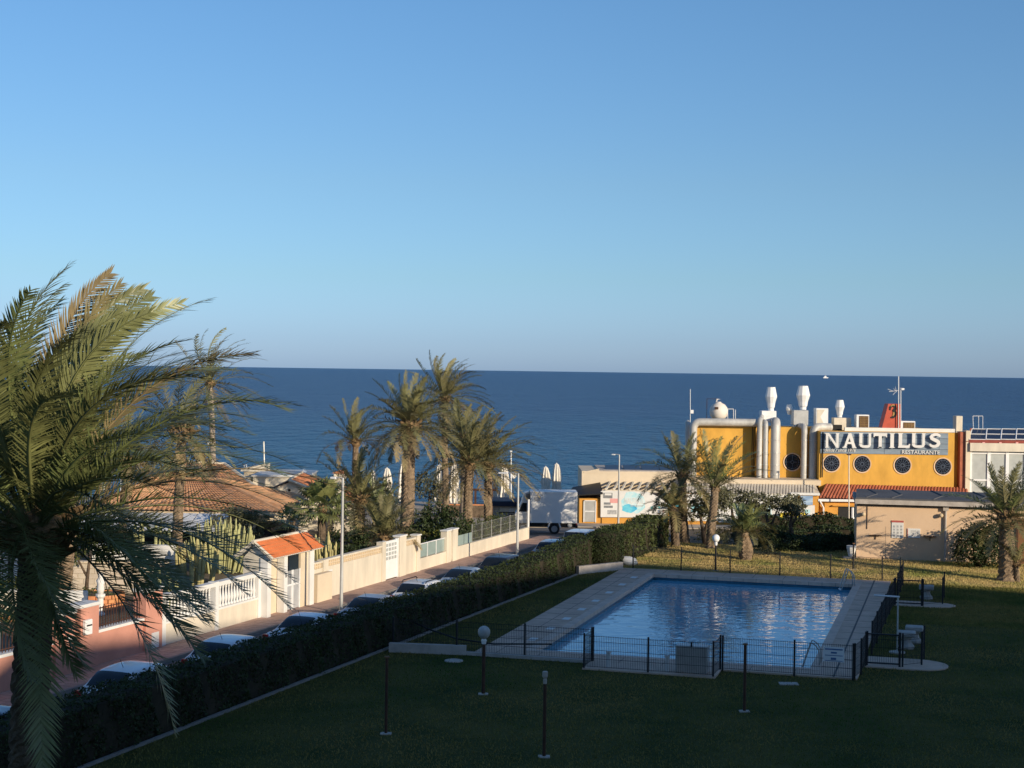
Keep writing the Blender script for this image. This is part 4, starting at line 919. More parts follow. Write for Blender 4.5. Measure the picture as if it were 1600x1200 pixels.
# palms round the restaurant and shed
GR = 'palms on the lawn before the restaurant'
c, b = P2(1066, 742, 95, 1070, 852); palm('date palm with bent shaggy trunk beside the round-ended hedge', c, b, .25, 3.4, 36, els=(-32, 84), seed=41, group=GR, wind=(.25, .1, 0), boot=.9)
c, b = P2(1117, 762, 92, 1110, 858); palm('palm with upswept open fronds against the yellow wall', c, b, .24, 3.8, 26, els=(18, 82), droop=.6, seed=42, group=GR, wind=(.35, .1, 0), boot=.7, mats=('frond', 'frond_mid'))
c, b = P2(1051, 794, 93, 1056, 852); palm('shorter palm with narrow crown in front of the billboard', c, b, .23, 2.0, 24, els=(-25, 84), seed=43, group=GR, wind=(-.15, .1, 0), tm='trunk_dark', boot=.7)
c, b = P2(1163, 832, 86.6, 1165, 876)
palm('squat palm with a fat pineapple-shaped trunk on the sunny lawn', c, b, .34, 2.1, 30, els=(10, 84), droop=1.25, seed=44, wind=(.1, .05, 0), boot=.35, mats=('frond', 'frond', 'frond_mid'), bulge=lambda f: .78 + .42 * math.sin(math.pi * min(1, f * 1.15 + .08)) - .42 * max(0, f - .72))
c, b = P2(1573, 806, 79.1, 1572, 908); palm('stocky date palm beside the dark bush at the beige shed', c, b, .36, 3.1, 46, els=(-22, 84), droop=.75, seed=45, wind=(.2, .1, 0), mats=('frond_mid', 'frond', 'frond_mid', 'frond_mid'), ll=.5)
c, b = P2(1588, 880, 78.8, 1590, 905); palm('young palm shoot growing at the foot of the stocky date palm', c, b, .12, 1.5, 12, els=(20, 84), seed=46, wind=(.1, .1, 0), nl=18, ll=.3)

# fan palm
def fan_palm(label, c, n, stem, R, seed):
    rng = np.random.default_rng(seed); t = thing('fan_palm', label, 'palm tree', (c.x, c.y, 0)); m = MB(); m.tube([(c.x, c.y, -.05), (c.x, c.y, c.z)], [.25, .2], 10); tr = m.build('trunk', 'trunk_dark', t)
    m = MB(); m.lathe([(.2, -.3), (.3, 0), (.15, .3)], c.x, c.y, 10, c.z); cr = m.build('crown', 'boot', t)
    for i in range(n):
        f = (i + .5) / n; az = i * 2.399963; el = R_(84 - 110 * f); d = Vector((math.cos(el) * math.cos(az), math.cos(el) * math.sin(az), math.sin(el))); h = c + d * stem * rng.uniform(.8, 1.15)
        m = MB(); m.tube([c, c + d * stem * .5 + Vector((0, 0, .05)), h], .02, 4)
        sd_ = d.cross(Vector((0, 0, 1))).normalized(); nn = sd_.cross(d)
        nb = 17
        for k in range(nb):
            a = (k / (nb - 1) - .5) * R_(250); q = d * math.cos(a) + sd_ * math.sin(a); r = R * (.75 + .25 * math.cos(a)) * rng.uniform(.9, 1.1); pr_ = q.cross(nn) * (R * .075)
            mid = h + q * r * .6 + nn * .03 * math.cos(a * 3); tip = h + q * r + Vector((0, 0, -.28 * R * rng.uniform(.5, 1.2)))
            m.add([tuple(h), tuple(mid + pr_), tuple(tip), tuple(mid - pr_)], [(0, 1, 2, 3)])
        m.build('fan_leaf', 'frond', cr)
c = atY(503, 795, 80); fan_palm('dark green fan palm behind the orange-roofed gate porch', c, 34, 1.05, .85, 5)
c = atY(455, 815, 84); fan_palm('small fan palm in the shade beside the tiled house', c, 18, .7, .6, 6)

# ------------------------------------------------------------------ shrubs, trees, cacti
def tree(name, label, base, trunks, blobs, n, size, m, cat='tree', group=None, bark='bark'):
    t = thing(name, label, cat, base, 0, group)
    for pts, r in trunks:
        mb = MB(); mb.tube(pts, r, 7); mb.build('trunk', bark, t, smooth=True)
    leaf_cloud('crown', blobs, n, size, m, t); return t
def bush(name, label, px, py, Y, blobs, n, size, m, cat='bush', group=None, stems=True):
    """blobs: (dx, dz, rx, ry, rz) about the foot"""
    f = atY(px, py, Y); z0 = 0.0 if Y < 97 else gz(Y); B = [((f.x + dx, Y, z0 + dz), (rx, ry, rz)) for dx, dz, rx, ry, rz in blobs]
    tr = []
    if stems:
        for dx, dz, rx, ry, rz in blobs[:3]: tr.append(([(f.x, Y, z0 - .05), (f.x + dx * .6, Y + .05, z0 + dz * .5), (f.x + dx, Y, z0 + dz + rz * .4)], [.08, .06, .02]))
    return tree(name, label, (f.x, Y, z0), tr, B, n, size, m, cat, group)
bush('round_bush', 'dense dark green bush between the thick palm and the street wall', 682, 845, 88, [(-.7, 1.1, 1.1, 1.1, 1.1), (.7, 1.3, 1.2, 1.1, 1.3), (0, 1.8, 1.1, 1, 1.0)], 5200, .10, 'leaf_dark')
bush('yellow_shrub', 'yellow-green shrub spilling over the frosted glass panels', 680, 858, 85, [(-.5, .9, .7, .5, .6), (.4, .9, .7, .5, .6)], 1800, .08, 'leaf_yellow')
bush('clipped_shrub', 'rounded green shrub behind the double white pillars', 731, 845, 91, [(0, .9, .8, .7, .7), (.8, .8, .6, .7, .6)], 1800, .08, 'leaf_mid')
for i, (s, h) in enumerate(((27, 1.0), (28.6, 1.25), (30.2, 1.05), (31.8, 1.3), (33.4, 1.2), (35, 1.45))):
    p = ST(s, 9.3, 0); tree('wall_shrub', 'green shrub growing along the low wall with the wire fence', p, [], [((p[0], p[1], h * .55), (.85, .95, h * .65))], 1100, .08, 'leaf_mid', 'bush', 'shrubs behind the wire-topped wall')
for i, (px, py, Y, lab) in enumerate(((560, 870, 77, 'dark ferny shrub low behind the cream wall beside the gate porch'), (625, 850, 82, 'shaded shrub under the thick palm behind the cream wall'), (545, 830, 86, 'broad dark shrub below the low palm crown'), (470, 850, 80, 'dark shrub in the shadow beside the fan palm'))):
    bush('garden_shrub', lab, px, py, Y, [(0, .8, 1.3, .9, .8), (1.0, .7, .9, .8, .7)], 2000, .10, 'leaf_dark' if i != 1 else 'leaf_mid')
def cactus(label, px, py, Y, n, h, spread, m, seed, r=.07):
    rng = np.random.default_rng(seed); f = atY(px, py, Y); t = thing('column_cactus', label, 'cactus', (f.x, Y, 0))
    for i in range(n):
        az = rng.uniform(0, 6.28); rr = spread * math.sqrt(rng.random()); b = Vector((f.x + rr * math.cos(az), Y + rr * math.sin(az) * .6, 0)); hh = h * rng.uniform(.6, 1.05) * (1 - .25 * rr / spread); out = Vector((math.cos(az), math.sin(az) * .6, 0)) * rr * .35
        z0 = .1 * hh if i % 3 else 0
        mb = MB(); mb.tube([b + Vector((0, 0, z0 - .05)), b + out * .6 + Vector((0, 0, hh * .5)), b + out + Vector((0, 0, hh * .95)), b + out + Vector((0, 0, hh))], [r, r * 1.1, r * .9, r * .3], 7); mb.build('stem', m, t)
cactus('thicket of upright grey-green cactus stems beside the arched porch', 345, 880, 78, 170, 3.0, 1.35, 'cactus', 1, .05)
cactus('yellowish column cactus rising behind the orange porch roof', 510, 880, 74.5, 34, 2.75, .5, 'cactus_old', 2, .055)
cactus('yellowish column cactus against the end of the porch roof', 480, 880, 78, 16, 2.4, .7, 'cactus_old', 3)
cactus('tall cactus columns behind the block wall near the slim palm', 240, 890, 76, 16, 3.2, .9, 'cactus', 4, .08)
cactus('three thick cactus columns by the pink pillar', 262, 925, 66, 5, 2.3, .35, 'cactus', 5, .1)
cactus('pale cactus columns behind the balustrade', 300, 900, 72, 22, 2.6, .9, 'cactus_old', 6)
cactus('cactus clump beside the near end of the porch', 410, 880, 71, 9, 2.3, .35, 'cactus', 7)
# small garden tree by the block wall, left garden details
p = atY(133, 930, 67); tree('garden_tree', 'small green tree with a thin trunk in a brick planter', (p.x, 67, 0), [([(p.x, 67, 0), (p.x + .1, 67, 1.3), (p.x + .2, 67, 2.2)], [.1, .08, .05]), ([(p.x + .1, 67, 1.2), (p.x - .5, 67, 2.3)], [.06, .03])], [((p.x - .6, 67, 2.7), (.9, .8, .8)), ((p.x + .7, 67, 2.9), (.9, .8, .9))], 1900, .09, 'leaf_mid')
p = atY(175, 760, 84); tree('leafy_tree', 'broad olive-green tree behind the tiled house', (p.x, 97, -.1), [([(p.x, 97, 0), (p.x, 97, 3)], [.2, .1])], [((p.x - 1, 97, 4.0), (2.2, 1.5, 1.3)), ((p.x + 1.5, 97, 4.3), (1.5, 1.2, 1.1))], 3000, .12, 'leaf_olive')
p = atY(45, 700, 90); tree('leafy_tree', 'yellow-green tree far behind the huge palm', (p.x, 96, -.1), [([(p.x, 96, 0), (p.x, 96, 4)], [.25, .1])], [((p.x, 96, 4.2), (3.0, 1.5, 1.6)), ((p.x - 2.5, 96, 3.6), (2, 1.2, 1.5))], 3200, .13, 'leaf_yellow')
p = atY(375, 830, 84); tree('flowering_bush', 'bushy olive shrub growing against the tiled roof edge', (p.x, 84, 0), [([(p.x, 84, 0), (p.x, 84, 1.5)], [.08, .04])], [((p.x - .6, 84, 2.2), (1.2, .8, .7)), ((p.x + .6, 84, 1.9), (.9, .8, .8))], 2200, .09, 'leaf_olive', 'bush')
# pine-like shrubs on the shore behind the grove
for i, (px, Y, h, lab) in enumerate(((540, 118, 2.9, 'dark round shrub on the shore beside the chimney'), (668, 118, 3.2, 'feathery olive shrub between the thick trunk and the parasols'), (590, 118, 2.6, 'low tamarisk bush in front of the parasols'))):
    p = atY(px, 780, Y); tree('shore_shrub', lab, (p.x, Y, -1), [([(p.x, Y, -1), (p.x + .2, Y, h - 2)], [.12, .05])], [((p.x, Y, h - 1.6), (1.3, 1, 1.0)), ((p.x + .9, Y, h - 2.2), (.8, .7, .8))], 1500, .11, 'leaf_olive' if i else 'leaf_dark', 'bush')
# trees in front of the restaurant
for i, (px, py, Y, blobs, lab, n) in enumerate((
    (1102, 855, 94, [(-.6, 2.5, .9, .8, .7), (.6, 2.7, 1.1, .9, .8), (0, 2.0, .8, .7, .5)], 'grey-green olive tree with a dark leaning trunk beside the upswept palm', 2300),
    (1150, 855, 97, [(-.5, 2.6, 1.1, .9, .7), (.8, 2.5, 1.0, .9, .7)], 'grey-green olive tree behind the squat palm', 2000),
    (1205, 855, 97, [(-.7, 2.4, 1.0, .9, .6), (.6, 2.3, .9, .9, .6), (1.2, 2.0, .6, .7, .5)], 'drooping olive tree in front of the yellow poster', 2600),
    (1238, 855, 98.5, [(0, 2.2, .7, .8, .6), (.5, 1.7, .5, .5, .5)], 'thin olive tree beside the blue sea poster', 1300))):
    f = atY(px, py, Y); B = [((f.x + dx, Y, dz), (rx, ry, rz)) for dx, dz, rx, ry, rz in blobs]
    trs = [([(f.x, Y, -.1), (f.x - .15, Y, .8), (f.x + blobs[0][0] * .8, Y, blobs[0][1])], [.16, .13, .04]), ([(f.x - .1, Y, .7), (f.x + blobs[1][0] * .8, Y, blobs[1][1])], [.1, .03])]
    tree('olive_tree', lab, (f.x, Y, 0), trs, B, n, .095, 'leaf_olive')
bush('dark_bush', 'big dark rounded bush growing against the beige shed', 1532, 882, 84.5, [(-.5, 1.0, 1.0, .9, 1.1), (.6, 1.1, 1.1, .9, 1.2), (.1, 1.7, 1.2, .8, .8)], 6500, .085, 'leaf_dark')
bush('low_shrub', 'low straggly shrubs along the shaded edge of the lawn by the shed', 1250, 872, 91, [(-1.6, .35, 1.2, .5, .5), (0, .4, 1.3, .5, .5), (1.4, .35, 1.2, .5, .45)], 2500, .07, 'leaf_dark', stems=False)
bush('low_shrub', 'low dry shrub beside the trunk of the squat palm', 1200, 872, 89, [(0, .25, .6, .4, .35)], 500, .06, 'leaf_olive', stems=False)
bush('leafy_shrub', 'tangle of grey stems and shrubs under the olive trees', 1135, 862, 95, [(-.9, .5, .9, .6, .6), (.6, .5, .9, .6, .6)], 1600, .08, 'leaf_olive', stems=False)
# climber on the shed wall
# ------------------------------------------------------------------ restaurant
YU, YN, YF = 121.0, 119.0, 116.0          # upper wall, sign wall, front terrace wall
G0 = -1.0
rest = thing('restaurant_building', 'flat-roofed yellow seafront restaurant with round windows and a red tiled lean-to', 'building', (22, YF, G0))
def fbox(name, x0, y0, x1, y1, Y, depth, m, par=rest, z0=None):
    X0, X1, Z0, Z1 = bp(x0, y0, x1, y1, Y); b = MB(); b.box(X0, X1, Y, Y + depth, Z0 if z0 is None else z0, Z1); return b.build(name, m, par)
fbox('upper_wall', 1083, 667, 1284, 752, YU, 2.6, 'yellow_wall', z0=G0)
fbox('rear_block', 1112, 669, 1284, 752, YU + 2.61, 6, 'yellow_wall', z0=G0)
fbox('sign_wall', 1280, 675, 1491, 759, YN, 11, 'yellow_wall', z0=G0)
fbox('parapet', 1320, 669, 1492, 674.6, YN + 1.0, .3, 'white_paint')
fbox('side_return', 1491.3, 676, 1503, 762, YN + .7, 8, 'yellow_wall', z0=G0)
fbox('red_pillar', 1500, 675, 1509, 765, YN - .1, .7, 'red_tile', z0=G0)
fbox('end_pillar', 1509, 673, 1516, 765, YN - .3, .8, 'cream', z0=G0)
# terrace roof in front of the upper wall
X0, X1, Z0, Z1 = bp(1066, 748, 1282, 757, YF + 2.2); b = MB(); b.box(X0, X1, YF + 2.0, YU - .01, Z0, Z1 - .05); b.build('terrace_roof', 'cream', rest)
# slatted awning strip below it
X0, X1, Z0, Z1 = bp(1068, 757.5, 1277, 770, YF + 1.4); nsl = 44
b = MB(); b.quad((X0, YF + .2, Z0), (X1, YF + .2, Z0), (X1, YF + 2.0, Z1), (X0, YF + 2.0, Z1)); b.build('awning_sheet', 'cream', rest)
for i in range(nsl):
    x = X0 + (X1 - X0 - .35) * i / nsl; b = MB(); b.add([(x, YF + .14, Z0 + .005), (x + .14, YF + .14, Z0 + .005), (x + .49, YF + 1.98, Z1 + .005), (x + .35, YF + 1.98, Z1 + .005), (x, YF + .14, Z0 + .045), (x + .14, YF + .14, Z0 + .045), (x + .49, YF + 1.98, Z1 + .045), (x + .35, YF + 1.98, Z1 + .045)],
        [(0, 3, 2, 1), (4, 5, 6, 7), (0, 1, 5, 4), (1, 2, 6, 5), (2, 3, 7, 6), (3, 0, 4, 7)]); b.build('awning_slat', 'cream_pale', rest)
fbox('front_wall', 1043, 771, 1279, 840, YF + .3, 2, 'orange_wall', z0=G0)
fbox('fascia', 1236, 770, 1281, 774, YF + .05, .2, 'white_paint')
# red tile lean-to in front of the sign wall
A = atY(1278, 779, YN - 2.6); B = atY(1512, 786, YN - 2.6); Cq = atY(1512, 763, YN); D = atY(1290, 757, YN)
tile_field('lean_to_roof', A, B, Cq - Vector((0, .02, 0)), D - Vector((0, .02, 0)), 46, 7, .09, 'red_tile', rest, .02)
b = MB(); b.box(A.x, B.x, YN - 2.75, YN - 2.62, A.z - .2, A.z - .02); b.build('gutter', 'white_metal', rest)
b = MB(); b.tube([(A.x + .1, YN - 2.78, A.z - .15), (A.x + .45, YN - 2.5, A.z - .7), (A.x + .45, YN - 2.5, G0)], .07, 8); b.build('downpipe', 'white_metal', rest)
fbox('lean_to_wall', 1281, 781, 1512, 845, YN - 2.35, 2.2, 'orange_wall', z0=G0)
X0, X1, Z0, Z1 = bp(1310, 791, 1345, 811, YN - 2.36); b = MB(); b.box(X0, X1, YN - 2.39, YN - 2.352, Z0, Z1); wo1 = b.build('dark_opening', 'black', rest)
b = MB(); b.box(X0 - .5, X1 + .1, YN - 2.6, YN - 2.36, Z1, Z1 + .08); b.build('opening_lintel', 'orange_wall', rest)
# left wing
fbox('left_wing', 909, 737, 1064, 766, YF + 3.0, 7, 'cream', z0=G0)
X0, X1, Z0, Z1 = bp(912, 732, 936, 745, YF + 3.02); b = MB(); b.prism([(X0, Z1 - .35), (X1, Z1 - .35), (X1, Z1), (X0, Z1 - .25)], YF + 2.97, YF + 3.3); b.build('parapet_step', 'cream', rest)
fbox('wing_roof', 936, 735.5, 1062, 737.2, YF + 3.0, 6.8, 'concrete')
for i in range(4):
    x0 = 946 + i * 28; X0, X1, Z0, Z1 = bp(x0, 729, x0 + 26, 735, YF + 5); b = MB(); b.add([(X0, YF + 4, Z0 + .08), (X1, YF + 4, Z0 + .08), (X1, YF + 6, Z1 + .06), (X0, YF + 6, Z1 + .06), (X0, YF + 4, Z0 - .0), (X1, YF + 4, Z0), (X1, YF + 6, Z1), (X0, YF + 6, Z1)], [(0, 1, 2, 3), (4, 7, 6, 5), (0, 4, 5, 1), (1, 5, 6, 2), (2, 6, 7, 3), (3, 7, 4, 0)]); tag(b.build('solar_panel', 'solar_dark'), 'dark flat solar panel on the low cream wing roof', 'solar panel', 'solar panels on the low wing')
# cream pergola beams over the billboard
XA, XB, ZA, ZB = bp(944, 757.5, 1064, 767, YF + 1.5)
b = MB(); b.box(XA, XB, YF + .15, YF + .28, ZA, ZA + .14); b.build('pergola_beam', 'cream_pale', rest)
b = MB(); b.box(XA + .4, XB, YF + 2.85, YF + 2.98, ZB - .1, ZB + .02); b.build('pergola_beam', 'cream_pale', rest)
for i in range(10):
    x = XA + (XB - XA - .5) * i / 9; b = MB(); b.add([(x, YF + .1, ZA + .145), (x + .14, YF + .1, ZA + .145), (x + .64, YF + 2.9, ZB + .03), (x + .5, YF + 2.9, ZB + .03), (x, YF + .1, ZA + .27), (x + .14, YF + .1, ZA + .27), (x + .64, YF + 2.9, ZB + .15), (x + .5, YF + 2.9, ZB + .15)],
        [(0, 3, 2, 1), (4, 5, 6, 7), (0, 1, 5, 4), (1, 2, 6, 5), (2, 3, 7, 6), (3, 0, 4, 7)]); b.build('pergola_rafter', 'cream_pale', rest)
fbox('service_wall', 905, 779, 940, 830, YF + .1, 3, 'orange_wall', z0=G0)
fbox('billboard_wall', 940.3, 800, 1045, 832, YF, 1.0, 'orange_wall', z0=G0)
fbox('grey_shutter', 989, 811, 1012, 830, YF - .04, .035, 'concrete')
X0, X1, Z0, Z1 = bp(913, 783, 930, 821, YF + .05); b = MB(); b.box(X0, X1, YF + .04, YF + .095, G0 + .15, Z1); dr = b.build('service_door', 'grey_metal', rest)
b = MB(); b.box(X0 - .07, X0 - .003, YF + .0, YF + .097, G0 + .12, Z1 + .07); b.box(X1 + .003, X1 + .07, YF, YF + .097, G0 + .12, Z1 + .07); b.box(X0 - .07, X1 + .07, YF, YF + .097, Z1 + .003, Z1 + .07); b.build('door_frame', 'white_metal', dr)
b = MB(); b.box(X0 + .05, X1 - .05, YF + .03, YF + .039, (G0 + Z1) / 2 + .05, (G0 + Z1) / 2 + .13); b.build('door_bar', 'white_metal', dr)
X0, X1, Z0, Z1 = bp(884, 757, 940, 779, YF + 1); b = MB(); b.add([(X0, YF - .6, Z0 + .35), (X1, YF - .6, Z0 + .55), (X1, YF + 2.9, Z1 + .05), (X0 + .6, YF + 2.9, Z1 - .35), (X0, YF - .6, Z0 + .27), (X1, YF - .6, Z0 + .47), (X1, YF + 2.9, Z1 - .03), (X0 + .6, YF + 2.9, Z1 - .43)], [(0, 1, 2, 3), (4, 7, 6, 5), (0, 4, 5, 1), (1, 5, 6, 2), (2, 6, 7, 3), (3, 7, 4, 0)]); b.build('dark_canopy', 'black', rest)
fbox('canopy_wall', 905, 765, 940, 779.5, YF + 1.2, .2, 'trunk_dark')
# portholes
def porthole(px, py, Y, r=.64, spokes=14):
    c = atY(px, py, Y); T = rest
    f = MB(); ns = 32; V = []; F = []
    for rr, yy in ((r + .07, -.01), (r + .07, -.05), (r + .03, -.05), (r - .02, -.03), (r - .02, .02)):
        for k in range(ns): th = 2 * math.pi * k / ns; V.append((c.x + rr * math.cos(th), Y + yy, c.z + rr * math.sin(th)))
    for q in range(4):
        for k in range(ns): F.append((q * ns + k, q * ns + (k + 1) % ns, q * ns + ns + (k + 1) % ns, q * ns + ns + k))
    f.add(V, F); fo = f.build('porthole_window', 'beige', T)
    g_ = MB(); g_.add([(c.x + r * math.cos(2 * math.pi * k / ns), Y - .012, c.z + r * math.sin(2 * math.pi * k / ns)) for k in range(ns)], [tuple(range(ns))]); g_.build('pane', 'glass_dark', fo)
    s = MB()
    for k in range(spokes):
        th = 2 * math.pi * k / spokes; d = Vector((math.cos(th), 0, math.sin(th))); s.tube([c + Vector((0, -.03, 0)) + d * .1, c + Vector((0, -.03, 0)) + d * (r - .05)], .009, 4)
    for rad in (.12, r * .78):
        s.tube([(c.x + rad * math.cos(2 * math.pi * k / 24), Y - .03, c.z + rad * math.sin(2 * math.pi * k / 24)) for k in range(25)], .010, 4, cap=False)
    s.build('spokes', 'spoke', fo)
for px, py in ((1299, 724), (1347, 725), (1410, 727), (1473, 729)): porthole(px, py, YN)
porthole(1238, 722, YU, .66, 4)
# right wing: glazed terrace, red beam, solar roof
X0, X1, Z0, Z1 = bp(1516, 693, 1660, 706, YN - .5); b = MB(); b.box(X0, X1, YN - .5, YN + 8, Z0, Z1); b.build('wing_fascia', 'cream_pale', rest)
X0, X1, Z0, Z1 = bp(1514, 688, 1660, 695, YN - .3); b = MB(); b.box(X0, X1, YN - .35, YN + 8, Z0 + .02, Z1); b.build('red_beam', 'red_beam', rest)
for i in range(6):
    p = atY(1537 + i * 26, 692.5, YN - .4); b = MB(); b.box(p.x - .1, p.x + .1, YN - .42, YN - .352, p.z - .08, p.z + .08); b.build('spot_light', 'pink_print', rest)
X0, X1, Z0, Z1 = bp(1516, 706, 1660, 790, YN - .2); b = MB(); b.box(X0, X1, YN - .1, YN - .05, Z0, Z1); b.build('glazing', 'glass_pale', rest)
for i in range(6):
    x = X0 + (X1 - X0) * i / 5; b = MB(); b.box(x - .12, x + .12, YN - .2, YN - .101, Z0, Z1); b.build('white_mullion', 'white_metal', rest)
for z in (Z0 + (Z1 - Z0) * .45, Z1 - .2):
    b = MB(); b.box(X0, X1, YN - .17, YN - .102, z, z + .12); b.build('white_transom', 'white_metal', rest)
b = MB(); b.box(X0, X1, YN, YN + 8, G0, Z1); b.build('wing_wall', 'cream', rest)
tl = atY(1520, 669, YN + 1.8); br_ = atY(1520, 688, YN - .3)
for i in range(7):
    x0 = 1517 + i * 23.4; A = atY(x0 - (3 if i == 0 else 0), 687.5, YN - .3); B = atY(x0 + 22.6, 687.9, YN - .3); Cq = atY(x0 + 24.2, 671.6, YN + 1.8); D = atY(x0 + 1.6, 671.2, YN + 1.8)
    t = thing('roof_solar_panel', 'blue-black solar panel in the tilted row above the red beam', 'solar panel', tuple((A + B) / 2), 0, 'tilted solar panels above the red beam')
    off = Vector((0, -.01, .04)); b = MB(); b.add([tuple(q) for q in (A, B, Cq, D)] + [tuple(q + off) for q in (A, B, Cq, D)], [(0, 3, 2, 1), (4, 5, 6, 7), (0, 1, 5, 4), (1, 2, 6, 5), (2, 3, 7, 6), (3, 0, 4, 7)]); b.build('cells', 'solar', t)
    for (p_, q_) in ((A, D), (B, Cq), (D, Cq), (A, B), ((A + D) / 2, (B + Cq) / 2)):
        b = MB(); b.tube([p_ + off * 1.4, q_ + off * 1.4], .035, 4); b.build('frame', 'white_metal', t)
for x0, x1 in ((0.12, .88),): pass
pA = atY(1513, 690, YN - .4); pB = atY(1519, 669, YN + 1.8); b = MB(); b.add([(pA.x, pA.y, pA.z), (pB.x, pB.y, pB.z), (pB.x + .1, pB.y, pA.z), (pA.x - .15, pA.y, pA.z), (pB.x - .15, pB.y, pB.z), (pB.x - .1, pB.y, pA.z)], [(0, 1, 2), (3, 5, 4), (0, 3, 4, 1), (1, 4, 5, 2)]); b.build('red_gable', 'red_tile', rest)

# ------------------------------------------------------------------ the sign
sign = thing('restaurant_sign', 'slate-blue restaurant sign with big white raised letters on the yellow wall', 'sign', tuple(atY(1381, 710, YN)))
X0, X1, Z0, Z1 = bp(1282, 675.5, 1481, 709.5, YN); b = MB(); b.box(X0, X1, YN - .08, YN - .003, Z0, Z1); b.build('board', 'slate', sign)
for k in range(1, 4):
    z = Z0 + (Z1 - Z0) * k / 4; b = MB(); b.box(X0 + .01, X1 - .01, YN - .088, YN - .081, z - .012, z + .012); b.build('board_seam', 'navy', sign)
for k in (.22, .5, .74, .93):
    x = X0 + (X1 - X0) * k; b = MB(); b.box(x - .01, x + .01, YN - .087, YN - .0812, Z0 + .01, Z1 - .01); b.build('board_seam', 'navy', sign)
def arc(cx, cz, rx, rz, a0, a1, n=10): return [(cx + rx * math.cos(R_(a0 + (a1 - a0) * i / n)), cz + rz * math.sin(R_(a0 + (a1 - a0) * i / n))) for i in range(n + 1)]
def stroke(path, widths):
    L_, R2 = [], []
    for i, (x, z) in enumerate(path):
        p = path[max(i - 1, 0)]; q = path[min(i + 1, len(path) - 1)]; dx, dz = q[0] - p[0], q[1] - p[1]; l = math.hypot(dx, dz); w_ = widths[i] / 2
        L_.append((x - dz / l * w_, z + dx / l * w_)); R2.append((x + dz / l * w_, z - dx / l * w_))
    return [[R2[i], R2[i + 1], L_[i + 1], L_[i]] for i in range(len(path) - 1)]
def serif(x, z, w_, up): h = .07 * (1 if up else -1); return [(x - w_ / 2, z), (x + w_ / 2, z), (x + w_ / 3.2, z + h), (x - w_ / 3.2, z + h)] if up else [(x - w_ / 3.2, z + h), (x + w_ / 3.2, z + h), (x + w_ / 2, z), (x - w_ / 2, z)]
def stem(x, w_, z0=0., z1=1.): return [(x - w_ / 2, z0), (x + w_ / 2, z0), (x + w_ / 2, z1), (x - w_ / 2, z1)]
GL = {  # glyph outlines on a unit height, width first
    'N': (.94, [stem(.14, .15), stem(.80, .15), [(.10, 1), (.74, 0), (.875, 0), (.875, .06), (.26, 1)], serif(.14, 0, .26, True), serif(.80, 1, .26, False), [(.0, 1), (.0, .95), (.1, .93), (.26, 1)]]),
    'A': (.92, [[(.10, 0), (.25, 0), (.55, 1), (.40, 1)], [(.36, 1), (.66, 0), (.86, 0), (.56, 1)], [(.24, .26), (.70, .26), (.68, .40), (.26, .40)], serif(.155, 0, .3, True), serif(.76, 0, .3, True)]),
    'U': (1.0, [stem(.18, .21, .28, 1), stem(.82, .17, .28, 1), serif(.18, 1, .32, False), serif(.82, 1, .28, False)] + stroke([(.18, .30)] + [(.18, .22), (.22, .13), (.32, .09), (.5, .085), (.68, .09), (.78, .13), (.82, .22)] + [(.82, .30)], [.21, .2, .18, .17, .17, .17, .17, .17, .17])),
    'T': (.92, [stem(.46, .21), [(.02, .80), (.9, .80), (.92, 1), (.0, 1)], [(.02, .81), (.0, .72), (.06, .72), (.12, .81)], [(.80, .81), (.86, .72), (.92, .72), (.9, .81)], serif(.46, 0, .34, True)]),
    'I': (.4, [stem(.2, .21), serif(.2, 0, .36, True), serif(.2, 1, .36, False)]),
    'L': (.80, [stem(.2, .21), serif(.2, 1, .36, False), [(.06, 0), (.76, 0), (.78, .17), (.1, .17)], [(.66, .16), (.78, .16), (.80, .27), (.74, .27)]]),
    'S': (.80, stroke([(.70, .76), (.64, .85), (.52, .905), (.38, .90), (.24, .84), (.18, .74), (.22, .63), (.34, .56), (.48, .49), (.59, .41), (.62, .29), (.56, .17), (.42, .10), (.28, .095), (.16, .15), (.09, .26)],
                      [.12, .17, .18, .19, .2, .21, .22, .23, .23, .22, .21, .2, .19, .18, .16, .1]))}
def letters(word_px, y0, y1, Y, d, mname, par):
    for ch, x0, x1 in word_px:
        wd, polys = GL[ch]; A = atY(x0, y1, Y); Bx = atY(x1, y1, Y); T = atY((x0 + x1) / 2, y0, Y); Bm = atY((x0 + x1) / 2, y1, Y); sx = (Bx.x - A.x) / wd; sz = T.z - Bm.z; mb = MB()
        for i, pl_ in enumerate(polys): mb.prism([(A.x + x * sx, Bm.z + z * sz) for x, z in pl_], Y - d - .0015 * (i % 4), Y - d + .13)
        mb.build('letter', mname, par)
letters([('N', 1287, 1310), ('A', 1314, 1337), ('U', 1339, 1361), ('T', 1362.5, 1384), ('I', 1386.5, 1397), ('L', 1399.5, 1420), ('U', 1421, 1445), ('S', 1448, 1469)], 676.3, 699.3, YN, .42, 'white_paint', sign)
